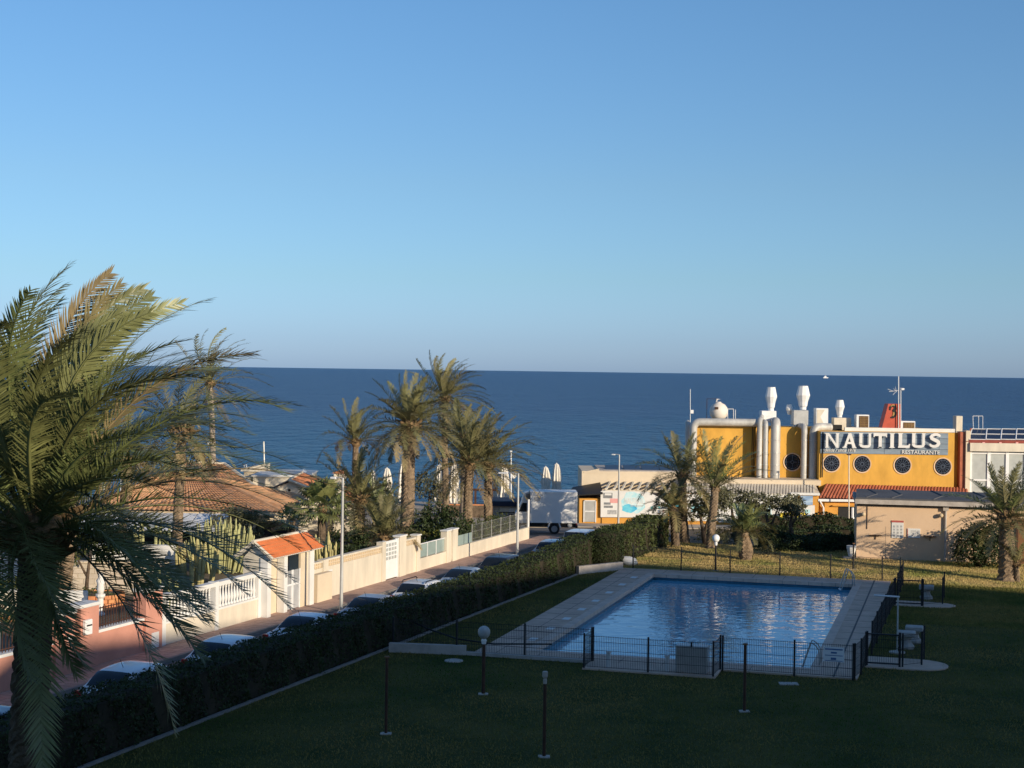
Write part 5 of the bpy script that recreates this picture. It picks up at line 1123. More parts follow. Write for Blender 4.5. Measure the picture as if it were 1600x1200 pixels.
def text(s_, x0, y0, y1, Y, d, m, par, x1=None, shear=0.0, ext=.02, name='lettering'):
    cu = bpy.data.curves.new(name, 'FONT'); cu.body = s_; cu.extrude = ext; cu.shear = shear; cu.size = 1.0; to = bpy.data.objects.new(name, cu); C.objects.link(to)
    bpy.context.view_layer.update(); me = bpy.data.meshes.new_from_object(to.evaluated_get(bpy.context.evaluated_depsgraph_get())); bpy.data.objects.remove(to)
    co = np.zeros(len(me.vertices) * 3); me.vertices.foreach_get('co', co); co = co.reshape(-1, 3); A = atY(x0, y1, Y); T = atY(x0, y0, Y)
    hx, hz = co[:, 0], co[:, 1]; zr = max(hz.max() - hz.min(), 1e-6); s = (T.z - A.z) / zr; sx = s if x1 is None else (atY(x1, y1, Y).x - A.x) / (hx.max() - hx.min())
    V = np.stack([A.x + (hx - hx.min()) * sx, Y - d + co[:, 2], A.z + (hz - hz.min()) * s], 1); me.vertices.foreach_set('co', V.ravel()); me.update()
    me.materials.clear(); return obj(name, me, m, par)
text('desde / since 1976', 1288, 700.3, 705.5, YN, .15, 'white_paint', sign, 1336, .25)
text('RESTAURANTE', 1408.5, 703.2, 709, YN, .16, 'white_paint', sign, 1467.5)

# ------------------------------------------------------------------ ducts and roof plant
def duct(label, pts, r, group=None, cuffs=()):
    t = thing('ventilation_duct', label, 'duct', pts[-1], 0, group)
    P3 = [Vector(p) for p in pts]; path = [P3[0]]
    for i in range(1, len(P3) - 1):
        a, q, c_ = P3[i - 1], P3[i], P3[i + 1]; rr = min(r * 2.0, (a - q).length * .49, (c_ - q).length * .49); s = q + (a - q).normalized() * rr; e = q + (c_ - q).normalized() * rr
        for k in range(7): f = k / 6; path.append(s * (1 - f) ** 2 + q * 2 * f * (1 - f) + e * f * f)
    path.append(P3[-1]); m = MB(); m.tube(path, r, 16); m.build('pipe', 'duct', t, smooth='auto')
    for z in cuffs:
        for i in range(len(P3) - 1):
            lo, hi = sorted((P3[i].z, P3[i + 1].z))
            if lo < z < hi:
                m = MB(); m.tube([(P3[i].x, P3[i].y, z - .04), (P3[i].x, P3[i].y, z + .04)], r * 1.09, 16); m.build('joint_ring', 'grey_metal', t)
    return t
YD = YU - .95; zt = atY(1200, 661, YD).z; zb = atY(1200, 751, YD).z
def X(px, Y=YD): return atY(px, 700, Y).x
zc = [zb + k for k in (.5, 1.25, 2.2, 3.2)]
duct('slim vertical duct first beside the black cables on the yellow wall', [(X(1196), YU + 1.0, zt + .45), (X(1186.5), YD, zt + .2), (X(1186.5), YD, zb)], .21, cuffs=zc)
duct('slim vertical duct second from the black cables', [(X(1197), YU + 1.4, zt + .1), (X(1196), YD, zt + .05), (X(1196), YD, zb)], .19, cuffs=zc)
duct('fat vertical duct with a rounded elbow on the yellow wall', [(X(1218), YU + 1.2, zt + .05), (X(1211.5), YD, zt + .1), (X(1211.5), YD, zb - .05)], .37, cuffs=zc)
duct('vertical duct next to the lone round window', [(X(1256), YU + 1.2, zt - .25), (X(1256.5), YD, zt - .25), (X(1256.5), YD, zb - .05)], .24, cuffs=zc)
duct('vertical duct that bends over the end of the sign', [(X(1300), YU - .2, zt - .3), (X(1270.5), YD, zt - .25), (X(1270.5), YD, zb - .08)], .32, cuffs=zc)
duct('long horizontal duct along the roof edge turning down at the corner', [(X(1184), YU - .5, zt - .0), (X(1084), YU - .5, zt), (X(1084), YU - .5, zb)], .30)
duct('vertical duct standing at the outer corner of the yellow wall', [(X(1078), YU + .9, zt - .1), (X(1077), YU + .2, zt - .15), (X(1077), YU + .2, zb)], .2)
t = thing('cable_bundle', 'bundle of black cables running down beside the slim ducts', 'cable', (X(1179), YU - .1, zb))
for k in range(3):
    m = MB(); m.tube([(X(1178) + .12 * k, YU - .1, zt - .1), (X(1177.5) + .13 * k, YU - .12, (zt + zb) / 2), (X(1178.5) + .1 * k, YU - .1, zb + .1)], .03, 5); m.build('cable', 'black', t)
m = MB(); m.tube([(X(1281), YN - .1, zt - .6), (X(1280.5), YN - .12, zb + .4)], .05, 5); tag(m.build('cable', 'black'), 'black cable down the edge of the sign wall', 'cable')
def cowl(px, y0, y1, r, Y, lab, neck=True):
    b_ = atY(px, y1, Y); tp = atY(px, y0, Y).z; H_ = tp - b_.z; t = thing('chimney_cowl', lab, 'chimney cowl', tuple(b_), 0)
    prof = [(r * .48, 0), (r * .48, H_ * .10), (r * .62, H_ * .16), (r * .7, H_ * .34), (r, H_ * .60), (r * .97, H_ * .64), (r * .70, H_ * .97), (r * .70, H_)]
    m = MB(); m.lathe(prof, b_.x, Y, 10, b_.z); m.build('cone', 'white_metal', t)
    m = MB(); m.lathe([(r * .66, H_ * .985), (r * .66, H_ * 1.006)], b_.x, Y, 10, b_.z); m.build('mouth', 'grey_metal', t)
    return t
cowl(1204.5, 605, 642, .48, YU + 1.2, 'large white double-cone chimney cowl above the slim ducts')
cowl(1254.5, 603, 640, .56, YU + 1.2, 'largest white double-cone chimney cowl above the grey metal box')
cowl(1233, 632, 648, .28, YU + 2.0, 'smallest white double-cone chimney cowl between the two large ones')
cowl(1312, 625, 652, .38, YU + .6, 'medium white double-cone chimney cowl behind the start of the sign')
def roofbox(name, lab, x0, y0, x1, y1, Y, d, m, cat, extra=None):
    X0, X1, Z0, Z1 = bp(x0, y0, x1, y1, Y); t = thing(name, lab, cat, ((X0 + X1) / 2, Y, Z0)); b = MB(); b.cbox(X0, X1, Y, Y + d, Z0, Z1, .02); b.build('casing', m, t)
    if extra: extra(t, X0, X1, Z0, Z1, Y)
    return t
def grille(t, X0, X1, Z0, Z1, Y):
    b = MB(); b.box(X0 + .22, X1 - .06, Y - .03, Y - .002, Z0 + .1, Z1 - .1); g_ = b.build('grille', 'brown_metal', t)
    b = MB()
    for i in range(1, 7): x = X0 + .22 + (X1 - X0 - .28) * i / 7; b.box(x - .008, x + .008, Y - .045, Y - .031, Z0 + .1, Z1 - .1)
    for i in range(1, 8): z = Z0 + .1 + (Z1 - Z0 - .2) * i / 8; b.box(X0 + .22, X1 - .06, Y - .044, Y - .0315, z - .006, z + .006)
    b.build('grille_bars', 'gold', g_)
def feet(t, X0, X1, Z0, Z1, Y):
    for x in (X0 + .08, X1 - .08): b = MB(); b.box(x - .04, x + .04, Y + .1, Y + .5, Z0 - .3, Z0); b.build('foot', 'grey_metal', t)
roofbox('extractor_box', 'square white extractor box under the large cowl', 1190, 642, 1213, 660, YU + .8, 1.2, 'white_metal', 'extractor', feet)
roofbox('extractor_box', 'grey metal extractor box under the largest cowl', 1240, 641, 1263, 664, YU + .6, 1.3, 'grey_metal', 'extractor', feet)
roofbox('extractor_box', 'tall white extractor box with a chevron panel next to the largest cowl', 1275, 638, 1294, 664, YU + .4, 1.0, 'white_metal', 'extractor', lambda t, X0, X1, Z0, Z1, Y: MB().prism([(X0 + .08, Z1 - .1), (X0 + .08, Z0 + .1), (X0 + .6, Z0 + .15), (X0 + .35, (Z0 + Z1) / 2), (X0 + .7, Z1 - .1)], Y - .02, Y - .002).build('chevron_panel', 'cream_pale', t))
roofbox('extractor_box', 'low white extractor box under the medium cowl', 1303, 653, 1330, 672, YU + .2, 1.0, 'cream_pale', 'extractor', lambda t, X0, X1, Z0, Z1, Y: MB().box(X0 - .35, X0 + .55, Y - .45, Y - .002, Z0 - .05, Z0 + .42).build('vent_slot', 'black', t))
roofbox('air_conditioner', 'tall air conditioner with a brown grille behind the sign', 1338, 648, 1358, 673, YN + 1.5, .8, 'white_metal', 'air conditioner', grille)
roofbox('air_conditioner', 'low air conditioner with a brown grille beside the red funnel', 1407, 658, 1430, 674.5, YN + 1.5, .8, 'white_metal', 'air conditioner', grille)
roofbox('air_conditioner', 'narrow tall cream air conditioner at the end of the sign wall', 1494, 650, 1504, 674, YN + 1.2, .9, 'cream_pale', 'air conditioner', feet)
# round tank
c = atY(1123, 643, YU + 1.5); t = thing('round_tank', 'round weathered white buoy-like tank with a looped handle on the roof', 'tank', (c.x, c.y, c.z - .7)); m = MB()
m.lathe([(.02, -.72), (.45, -.62), (.68, -.35), (.74, 0), (.68, .32), (.5, .56), (.22, .7), (.18, .78)], c.x, c.y, 18, c.z); m.build('shell', 'tank', t, smooth=True)
m = MB(); m.tube([(c.x - .22, c.y, c.z + .6), (c.x - .16, c.y, c.z + .98), (c.x + .16, c.y, c.z + .98), (c.x + .22, c.y, c.z + .6)], .06, 6); m.build('handle', 'tank', t)
m = MB(); m.cbox(c.x - .4, c.x - .12, c.y - .70, c.y - .55, c.z + .18, c.z + .38, .02); m.build('hatch', 'brown_metal', t)
m = MB(); m.tube([(c.x - .95, c.y, c.z - .7), (c.x - .95, c.y, c.z + 1.0), (c.x - .1, c.y, c.z + 1.0)], .025, 5); m.build('bracket', 'brown_metal', t)
t = thing('roof_ladder', 'thin white rail frame beside the round tank', 'railing', tuple(atY(1144, 655, YU + 1.6)))
for a_, b_ in (((1137, 639), (1137, 655)), ((1146, 639), (1146, 655)), ((1137, 639), (1146, 639)), ((1149, 640), (1149, 655))):
    m = MB(); m.tube([atY(*a_, YU + 1.6), atY(*b_, YU + 1.6)], .025, 5); m.build('rail', 'white_metal', t)
t = thing('roof_rail', 'thin white rail frame above the tilted solar panels', 'railing', tuple(atY(1530, 671, YN + 2.2)))
for a_, b_ in (((1520, 650), (1521, 671)), ((1529, 650), (1529, 671)), ((1535.5, 650), (1535.5, 671)), ((1520, 650), (1535.5, 650))):
    m = MB(); m.tube([atY(*a_, YN + 2.2), atY(*b_, YN + 2.2)], .022, 5); m.build('rail', 'white_metal', t)
t = thing('aerial_pole', 'thin white aerial with a small square box at the roof corner', 'aerial', tuple(atY(1078, 657, YU + 1)))
m = MB(); m.tube([atY(1078.5, 608, YU + 1), atY(1078.5, 660, YU + 1)], .025, 5); m.build('pole', 'white_metal', t)
X0, X1, Z0, Z1 = bp(1078.5, 640.5, 1083.5, 646, YU + 1); m = MB(); m.box(X0, X1, YU + .9, YU + 1.1, Z0, Z1); m.build('box', 'white_metal', t)
# red funnel with emblem
A = atY(1375.5, 673, YN + 1.3); B = atY(1407, 673, YN + 1.3); T0 = atY(1388, 631, YN + 1.3); T1 = atY(1407, 631, YN + 1.3)
t = thing('red_funnel', 'slanted red ship funnel with a dark seahorse emblem on the roof', 'funnel', ((A.x + B.x) / 2, YN + 1.3, A.z - .3))
m = MB(); m.prism([(A.x, A.z - .3), (B.x, A.z - .3), (T1.x, T0.z), (T0.x, T0.z)], YN + 1.3, YN + 2.5); m.build('body', 'red_funnel', t)
path = [(1390.5, 641), (1391, 636.5), (1394.5, 633.5), (1398.5, 635), (1399, 639), (1396.5, 641), (1398.5, 645), (1398, 649), (1395, 652), (1391.5, 652.5)]
m = MB(); pp = [(atY(x, y, YN + 1.28).x, atY(x, y, YN + 1.28).z) for x, y in path]
for i, q in enumerate(stroke(pp, [.12, .17, .2, .24, .26, .24, .3, .28, .2, .1])): m.prism(q, YN + 1.27 - .001 * (i % 3), YN + 1.295)
m.build('seahorse_emblem', 'black', t)
m = MB(); pp = [(atY(x, y, YN + 1.26).x, atY(x, y, YN + 1.26).z) for x, y in ((1392, 635), (1394.5, 632.6), (1398, 633.5))]
for q in stroke(pp, [.07, .08, .07]): m.prism(q, YN + 1.255, YN + 1.268)
pp = [(atY(x, y, YN + 1.26).x, atY(x, y, YN + 1.26).z) for x, y in ((1396.5, 644), (1396.6, 647), (1395, 650))]
for q in stroke(pp, [.1, .12, .08]): m.prism(q, YN + 1.255, YN + 1.268)
m.build('emblem_gold', 'gold', t)  # gold parts of the seahorse emblem
t = thing('antenna_mast', 'tall thin mast with a rake-like television aerial beside the funnel', 'antenna', tuple(atY(1404, 675, YN + 1.2)))
m = MB(); m.tube([atY(1404, 588, YN + 1.1), atY(1404, 676, YN + 1.1)], .035, 6); m.build('mast', 'white_metal', t)
m = MB(); m.tube([atY(1407.5, 606, YN + 1.1), atY(1407.5, 676, YN + 1.1)], .03, 6); m.build('mast', 'white_metal', t)
m = MB(); c = atY(1397, 611, YN + 1.1); m.tube([atY(1404, 610, YN + 1.1), atY(1389, 612, YN + 1.1)], .018, 4)
for a_, b_ in (((1399, 604), (1400, 611)), ((1396, 607), (1401, 612)), ((1395, 617), (1401, 611)), ((1387, 608), (1395, 611))): m.tube([atY(*a_, YN + 1.1), atY(*b_, YN + 1.1)], .016, 4)
m.build('aerial', 'white_metal', t)
c = atY(1410, 608, YN + 1.1); m = MB(); m.cbox(c.x - .1, c.x + .14, c.y - .08, c.y + .08, c.z - .08, c.z + .08, .02); m.build('camera_box', 'white_metal', t)

# ------------------------------------------------------------------ billboard and posters
bb = thing('billboard', 'large white billboard with a turquoise watercolour blot and small notices', 'billboard', tuple(atY(990, 809, YF - .15)))
pts = [(938.5, 768), (941, 766.5), (1012, 768.5), (1030, 777), (1043, 787), (1043, 809), (938.5, 808)]
pts = [(atY(x, y, YF - .15).x, atY(x, y, YF - .15).z) for x, y in pts[::-1]]; m = MB(); m.prism(pts, YF - .15, YF - .09); m.build('panel', 'white_paint', bb)
def blot(cx, cy, rx, ry, m_, Y, seed, par, ph=0, name='blot'):
    rng = np.random.default_rng(seed); k = 40; c = atY(cx, cy, Y); sx = atY(cx + rx, cy, Y).x - c.x; sz = c.z - atY(cx, cy + ry, Y).z; off = rng.uniform(0, 6, 4)
    P_ = [(c.x + sx * (1 + .07 * math.sin(3 * a + off[0]) + .05 * math.sin(7 * a + off[1]) + .03 * math.sin(13 * a + off[2])) * math.cos(a), Y, c.z + sz * (1 + .09 * math.sin(4 * a + off[3]) + .04 * math.sin(9 * a)) * math.sin(a)) for a in [2 * math.pi * i / k for i in range(k)]]
    mb = MB(); mb.add(P_, [tuple(range(k))]); return mb.build(name, m_, par)
blot(989.5, 785, 18.5, 17, 'cyan_print', YF - .153, 1, bb)
blot(983, 794.5, 11.5, 6.5, 'blue_print', YF - .156, 2, bb)
text('NAUTILUS', 975.5, 777.5, 786.5, YF, .166, 'white_paint', bb, 1004.5, ext=.002)
text('RESTAURANTE', 985, 788.5, 791.2, YF, .166, 'white_paint', bb, 1003, ext=.002)
def print_(x0, y0, x1, y1, m_, Y, par, name='notice'):
    X0, X1, Z0, Z1 = bp(x0, y0, x1, y1, Y); mb = MB(); mb.box(X0, X1, Y - .004, Y, Z0, Z1); return mb.build(name, m_, par)
yb = YF - .153
for a in ((942.5, 770, 957, 778.5, 'grey_print'), (953, 779, 967, 786, 'pink_print'), (943.5, 785, 954, 788.6, 'grey_print'), (943.5, 790, 957.5, 793.6, 'grey_print'), (949, 797, 963.5, 803.5, 'mid_print'), (1016.5, 791.5, 1031.5, 795.2, 'teal_print'), (1013, 796, 1022.8, 806.8, 'mid_print'), (1027.5, 797, 1031.5, 799.5, 'blue_text'), (1028, 800, 1031, 803, 'blue_text'), (1035.5, 797, 1037.5, 800, 'pink_print')):
    print_(*a[:4], a[4], yb, bb)
print_(945, 770.8, 955.5, 774, 'white_paint', yb - .005, bb); print_(1014.7, 799, 1022.2, 804.8, 'white_paint', yb - .005, bb); print_(1019, 792.5, 1029, 794.2, 'white_paint', yb - .005, bb)
def poster(lab, x0, y0, x1, y1, m_, Y, bits=()):
    X0, X1, Z0, Z1 = bp(x0, y0, x1, y1, Y); t = thing('poster', lab, 'poster', ((X0 + X1) / 2, Y, Z0)); b = MB(); b.box(X0, X1, Y, Y + .03, Z0, Z1); b.build('sheet', m_, t)
    for q in bits: print_(*q[:4], q[4], Y - .003, t, 'print')
    return t
poster('white poster with a turquoise patch behind the olive trees', 1070, 772, 1122, 814, 'white_paint', YF + .2, ((1080, 789, 1104, 801, 'cyan_print'), (1084, 793, 1098, 799, 'blue_print')))
poster('turquoise and white poster behind the squat palm fronds', 1123, 772, 1246, 817, 'white_paint', YF + .2, ((1150, 788, 1206, 806, 'cyan_print'), (1178, 795, 1204, 803, 'teal_print')))
poster('yellow banner with dark shapes on the terrace railing', 1219, 801, 1259, 819, 'yellow_print', YF - .3, ((1225, 805, 1234, 813, 'grey_print'), (1237, 806, 1245, 813, 'black'), (1249, 804, 1254, 814, 'grey_print')))
poster('blue sea photograph poster under the white fascia', 1251, 775, 1270, 789, 'sea_print', YF + .08, ())
poster('white poster with pale blue blocks below the sea photograph', 1247, 789.5, 1273, 815, 'white_paint', YF + .2, ((1258, 796, 1266, 802, 'cyan_print'), (1259, 804, 1266, 810, 'blue_text')))
poster('grey metal notice boards on the terrace edge beside the lean-to', 1273, 805, 1311, 818, 'concrete', YF - .4, ((1284, 806, 1286, 813, 'white_paint'), (1296, 806, 1298, 813, 'white_paint')))
m = MB(); X0, X1, Z0, Z1 = bp(1043.5, 783, 1066, 790, YF - .1); m.add([(X0, YF - .9, Z0), (X1, YF - .9, Z0), (X1, YF + .25, Z1), (X0, YF + .25, Z1)], [(0, 1, 2, 3)]); tag(m.build('teal_awning', 'teal_print'), 'small teal awning beside the billboard behind the palms', 'awning')
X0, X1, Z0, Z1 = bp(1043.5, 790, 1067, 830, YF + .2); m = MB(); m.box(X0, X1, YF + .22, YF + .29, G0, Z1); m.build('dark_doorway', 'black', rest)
t = thing('terrace_railing', 'dark railing in front of the terrace posters', 'railing', tuple(atY(1230, 848, YF - 1.2)))
for px in range(1170, 1282, 11):
    p = atY(px, 815, YF - 1.2); m = MB(); m.box(p.x - .03, p.x + .03, YF - 1.23, YF - 1.17, G0, p.z); m.build('post', 'black', t)
a_ = atY(1168, 815, YF - 1.2); b_ = atY(1284, 818, YF - 1.2); m = MB(); m.tube([a_, b_], .03, 5); m.build('rail', 'black', t)
fr, L = line_frame(Vector((atY(1160, 830, YF - 2.5).x, YF - 2.5, 0)), Vector((atY(1336, 830, YF - 2.5).x, YF - 2.5, 0)))
hedge('patchy dark creeper hedge along the terrace railing', (lambda s, u, z: fr(s, u, z + G0)), 0, L, 0, .5, lambda s: 1.0 + .22 * math.sin(s * 1.3), 3000, .11, 'leaf_dark', 'creeper_hedge', .2)
# flag pole in front of the sign
t = thing('pole', 'thin cream pole standing in front of the red lean-to roof', 'pole', tuple(atY(1326, 835, YN - 4)))
m = MB(); m.tube([atY(1326.5, 711, YN - 4), atY(1326.5, 840, YN - 4)], .045, 8); m.build('shaft', 'cream_pale', t)
p = atY(1326.5, 710.5, YN - 4); m = MB(); m.cbox(p.x - .16, p.x + .16, p.y - .1, p.y + .1, p.z - .03, p.z + .06, .01); m.build('head', 'brown_metal', t)
t = thing('satellite_pipe', 'white vent pipe and rope at the dark opening of the lean-to', 'pipe', tuple(atY(1331, 812, YN - 2.6))); m = MB(); m.tube([atY(1332, 793, YN - 2.5), atY(1332, 808, YN - 2.5), atY(1336, 815, YN - 2.5)], .1, 6); m.build('pipe', 'white_metal', t)

# ------------------------------------------------------------------ beige shed (its own frame: x along the front, y into the building)
SA = R_(-11); SHO = (19.85, 87.9); SHX = Vector((math.cos(SA), math.sin(SA))); SHY = Vector((-SHX.y, SHX.x))
def SH(x, y, z): return (SHO[0] + x * SHX.x + y * SHY.x, SHO[1] + x * SHX.y + y * SHY.y, z)
def shp(px, py, y=0.0):
    d = ray(px, py); n_ = SHY; c0 = (SHO[0] + y * SHY.x) * n_.x + (SHO[1] + y * SHY.y) * n_.y; t_ = c0 / (d.x * n_.x + d.y * n_.y); X_, Y_ = d.x * t_, d.y * t_
    return (X_ - SHO[0]) * SHX.x + (Y_ - SHO[1]) * SHX.y, d.z * t_ + CAM_H
shed = thing('beige_shed', 'long beige service shed with a grey flat roof', 'shed', SH(4, 0, 0))
ZW = shp(1345, 786)[1]; ZF = shp(1345, 780, -.4)[1]; SL = 14.0
m = MB(SH); m.box(0, SL, 0, 5, -.1, ZW); m.build('wall', 'beige', shed)
m = MB(SH); m.box(-.12, SL, -.42, 5.2, ZW - .01, ZF); rfo = m.build('roof_slab', 'concrete', shed)
m = MB(SH); m.add([(-.08, -.38, ZF + .004), (SL, -.38, ZF + .004), (SL, 5.1, ZF + .06), (.1, 5.1, ZF + .06), (-.08, -.38, ZF + .10), (SL, -.38, ZF + .06), (SL, 5.1, ZF + .16), (.1, 5.1, ZF + .2)], [(0, 1, 5, 4), (4, 5, 6, 7), (0, 4, 7, 3), (1, 2, 6, 5)]); m.build('membrane', 'membrane', rfo)
for x in (.5, 1.9, 4.2, 6.6):
    m = MB(SH); m.tube([(x, -.3, ZF + .09), (x + .7, 2, ZF + .13), (x + .3, 5.0, ZF + .19)], .05, 5); m.build('membrane_fold', 'membrane', rfo)
m = MB(SH); m.box(0.01, SL, -.03, -.002, ZW - .14, ZW - .03); m.build('eave_shade', 'joint', shed)  # dark strip painted as the shade under the roof slab
x, z = shp(1477, 830); m = MB(SH); m.tube([(x, -.1, 0), (x, -.1, ZW - .1)], .065, 8); m.box(x - .15, x + .15, -.2, -.031, ZW - .28, ZW - .04); m.build('downpipe', 'concrete', shed)
x, z = shp(1355, 806); m = MB(SH); m.tube([(x, -.03, z - .75), (x, -.03, ZW - .15)], .018, 5); m.build('conduit', 'brown_metal', shed)
for px in (1383.5, 1525): x, z = shp(px, 850); m = MB(SH); m.box(x - .006, x + .006, -.006, -.001, 0, 1.9); m.build('wall_joint', 'joint', shed)
for px, py, lab in ((1349, 803, 'small round wall lamp near the end of the shed'), (1470, 805, 'small round wall lamp beside the shed drainpipe')):
    x, z = shp(px, py); t = thing('wall_lamp', lab, 'lamp', SH(x, -.02, z - .1)); m = MB(SH); m.cbox(x - .05, x + .05, -.05, -.002, z - .06, z + .06, .01); m.build('bracket', 'brown_metal', t); m = MB(SH); m.lathe([(.02, -.12), (.1, -.09), (.13, 0), (.1, .09), (.02, .12)], x, -.17, 10, z); m.build('globe', 'cream_dark', t, smooth=True)
def shed_sheet(lab, x0, y0, x1, y1, bits):
    xa, za = shp(x0, y1); xb, zb_ = shp(x1, y0); t = thing('notice_sheet', lab, 'notice', SH((xa + xb) / 2, -.04, za)); m = MB(SH); m.box(xa, xb, -.04, -.01, za, zb_); m.build('sheet', 'white_paint', t)
    for q in bits: p0 = shp(q[0], q[3]); p1 = shp(q[2], q[1]); m = MB(SH); m.box(p0[0], p1[0], -.046, -.041, p0[1], p1[1]); m.build('print', q[4], t)
shed_sheet('white notice sheet with a red heading and rows of pictograms on the shed', 1393, 813.5, 1412, 840, [(1393, 813.5, 1412, 816, 'red_print')] + [(1395.5 + 5.6 * i, 821 + 4.8 * j, 1398.5 + 5.6 * i, 824 + 4.8 * j, 'mid_print') for i in range(3) for j in range(4)])
shed_sheet('smaller white notice sheet on the shed wall', 1417.5, 826, 1438, 840, ((1417.5, 826, 1418.6, 840, 'red_print'), (1423, 829, 1432, 830.2, 'mid_print'), (1423, 832, 1432, 833.2, 'mid_print'), (1423, 835, 1432, 836.2, 'mid_print'), (1433, 829, 1437, 837, 'mid_print')))
for px, py, lab in ((1368, 836, 'thin dark wall bracket under the frond shadows on the shed'), (1453, 838, 'thin dark wall bracket near the shed drainpipe')):
    x, z = shp(px, py); t = thing('wall_bracket', lab, 'bracket', SH(x, -.01, z)); m = MB(SH); m.box(x - .35, x + .35, -.2, -.002, z - .015, z + .015); m.build('shelf', 'brown_metal', t); m = MB(SH); m.box(x - .02, x + .02, -.05, -.003, z - .25, z - .016); m.build('arm', 'brown_metal', t)
xa, za = shp(1590, 866); xb, zb_ = shp(1640, 812); m = MB(SH); m.box(xa, xb, -.05, -.003, .05, zb_); d_ = m.build('wooden_door', 'wood', shed); m = MB(SH); m.box(xa - .12, xa - .005, -.08, -.004, 0, zb_ + .1); m.build('door_frame', 'brown_metal', d_)
t = thing('plant_pot', 'pale plastic pot on a block at the shed corner', 'pot', tuple(at(1330, 873))); p = at(1330, 873); m = MB(); m.lathe([(.16, .12), (.26, .55), (.28, .6), (.28, .75)], p.x, p.y, 12); m.build('pot', 'white_paint', t); m = MB(); m.box(p.x - .45, p.x + .2, p.y - .2, p.y + .2, -.02, .13); m.build('block', 'concrete', t)
p = at(983, 884); t = thing('white_sack', 'white tilted urn lying on the grass by the round hedge', 'urn', tuple(p)); m = MB(); m.tube([(p.x - .42, p.y, .42), (p.x - .3, p.y, .3), (p.x, p.y, .24), (p.x + .3, p.y, .22), (p.x + .45, p.y, .14)], [.1, .24, .27, .2, .05], 12); m.build('body', 'white_paint', t, smooth=True); m = MB(); m.tube([(p.x - .47, p.y, .46), (p.x - .4, p.y, .4)], [.16, .13], 12); m.build('mouth', 'white_paint', t)
# ------------------------------------------------------------------ houses on the left
h1 = thing('tiled_house', 'single-storey cream house under a broad hipped terracotta tile roof', 'house', (-19, 86, 0))
A = atY(120, 792, 86); B = atY(445, 822, 86); e0, e1 = A.x, atY(440, 800, 86).x; ez = 2.35; rz_ = 3.75
m = MB(); m.box(e0 + .4, e1 - .5, 86.6, 97, 0, ez); m.build('wall', 'cream', h1)
tile_field('roof_tiles', (e0, 86, ez), (e1, 86, ez), (e1 - 4.6, 91, rz_), (e0 + 3, 91, rz_), 42, 14, .07, 'terracotta_old', h1, .025)
tile_field('roof_tiles', (e1, 86, ez), (e1, 97, ez), (e1 - 4.6, 92, rz_), (e1 - 4.6, 91, rz_), 30, 12, .07, 'terracotta_old', h1, .025)
m = MB(); m.add([(e0, 97.2, ez), (e1, 97.2, ez), (e1 - 4.6, 91.5, rz_ - .02), (e0 + 3, 91.5, rz_ - .02), (e0, 86, ez - .01)], [(0, 1, 2, 3), (0, 3, 4)]); m.build('roof_back', 'terracotta_old', h1)
m = MB(); m.tube([(e0 + 3, 91, rz_ + .06), (e1 - 4.6, 91, rz_ + .06), (e1, 86, ez + .06)], .11, 6); m.build('ridge', 'terracotta_old', h1)
m = MB(); m.box(e0, e1, 86.02, 86.2, ez - .16, ez - .02); m.build('eave', 'cream_dark', h1)
px0, px1 = atY(395, 840, 86).x, atY(440, 840, 86).x
m = MB(); arcp = [(px0, 0), (px1 + .4, 0), (px1 + .4, 1.3)] + [(px0 + (px1 + .4 - px0) * (.5 + .5 * math.cos(R_(a))), 1.3 + .55 * math.sin(R_(a))) for a in range(10, 171, 16)] + [(px0, 1.3)]
m.prism(arcp, 86.55, 86.595); m.build('porch_shade', 'black', h1)  # flat black arch stands in for the shaded inside of the porch
aw = thing('white_awning', 'long sloping white awning in front of the tiled house', 'awning', (-21, 83, 0))
a0, a1 = atY(108, 815, 83).x, atY(345, 815, 83).x; nseg = 9
for i in range(nseg):
    x0 = a0 + (a1 - a0) * i / nseg; x1 = a0 + (a1 - a0) * (i + 1) / nseg - .05; m = MB(); m.add([(x0, 83, 1.55), (x1, 83, 1.55), (x1, 85.9, 2.22), (x0, 85.9, 2.22), (x0, 83, 1.6), (x1, 83, 1.6), (x1, 85.9, 2.27), (x0, 85.9, 2.27)], [(0, 3, 2, 1), (4, 5, 6, 7), (0, 1, 5, 4), (1, 2, 6, 5), (2, 3, 7, 6), (3, 0, 4, 7)]); m.build('sheet', 'white_metal', aw)
for i in range(4): x = a0 + .1 + (a1 - a0 - .2) * i / 3; m = MB(); m.tube([(x, 83.05, 0), (x, 83.05, 1.56)], .05, 6); m.build('post', 'white_metal', aw)
m = MB(); m.box(a0 + .3, a1 - .3, 86.45, 86.55, .1, 2.0); m.build('veranda_shade', 'black', h1)  # black sheet stands in for the shade beneath the awning
# house with chimney
h2 = thing('gabled_house', 'white gabled house with a terracotta roof slope and a tall chimney', 'house', (-11, 98, 0))
R0 = atY(452, 751, 98); R1 = atY(472, 741, 105); E0 = atY(558, 791, 98); E1 = atY(558, 767, 105)
tile_field('roof_tiles', E0, E1, (R1.x, 105, R0.z), R0, 22, 12, .07, 'terracotta', h2, .03)
lx = R0.x - 1.6
m = MB(); m.prism([(lx, 0), (E0.x - .25, 0), (E0.x - .25, E0.z - .1), (R0.x, R0.z - .1), (lx, R0.z - .75)], 98.25, 104.9); m.build('wall', 'cream_pale', h2)
m = MB(); m.add([(R0.x, 98, R0.z), (R1.x, 105, R0.z), (lx - .2, 105, R0.z - .8), (lx - .2, 98, R0.z - .8)], [(0, 1, 2, 3)]); m.build('roof_slope', 'terracotta', h2)
m = MB(); m.tube([R0 + Vector((0, 0, .05)), Vector((R1.x, 105, R0.z + .05))], .1, 6); m.build('ridge', 'cream_pale', h2)
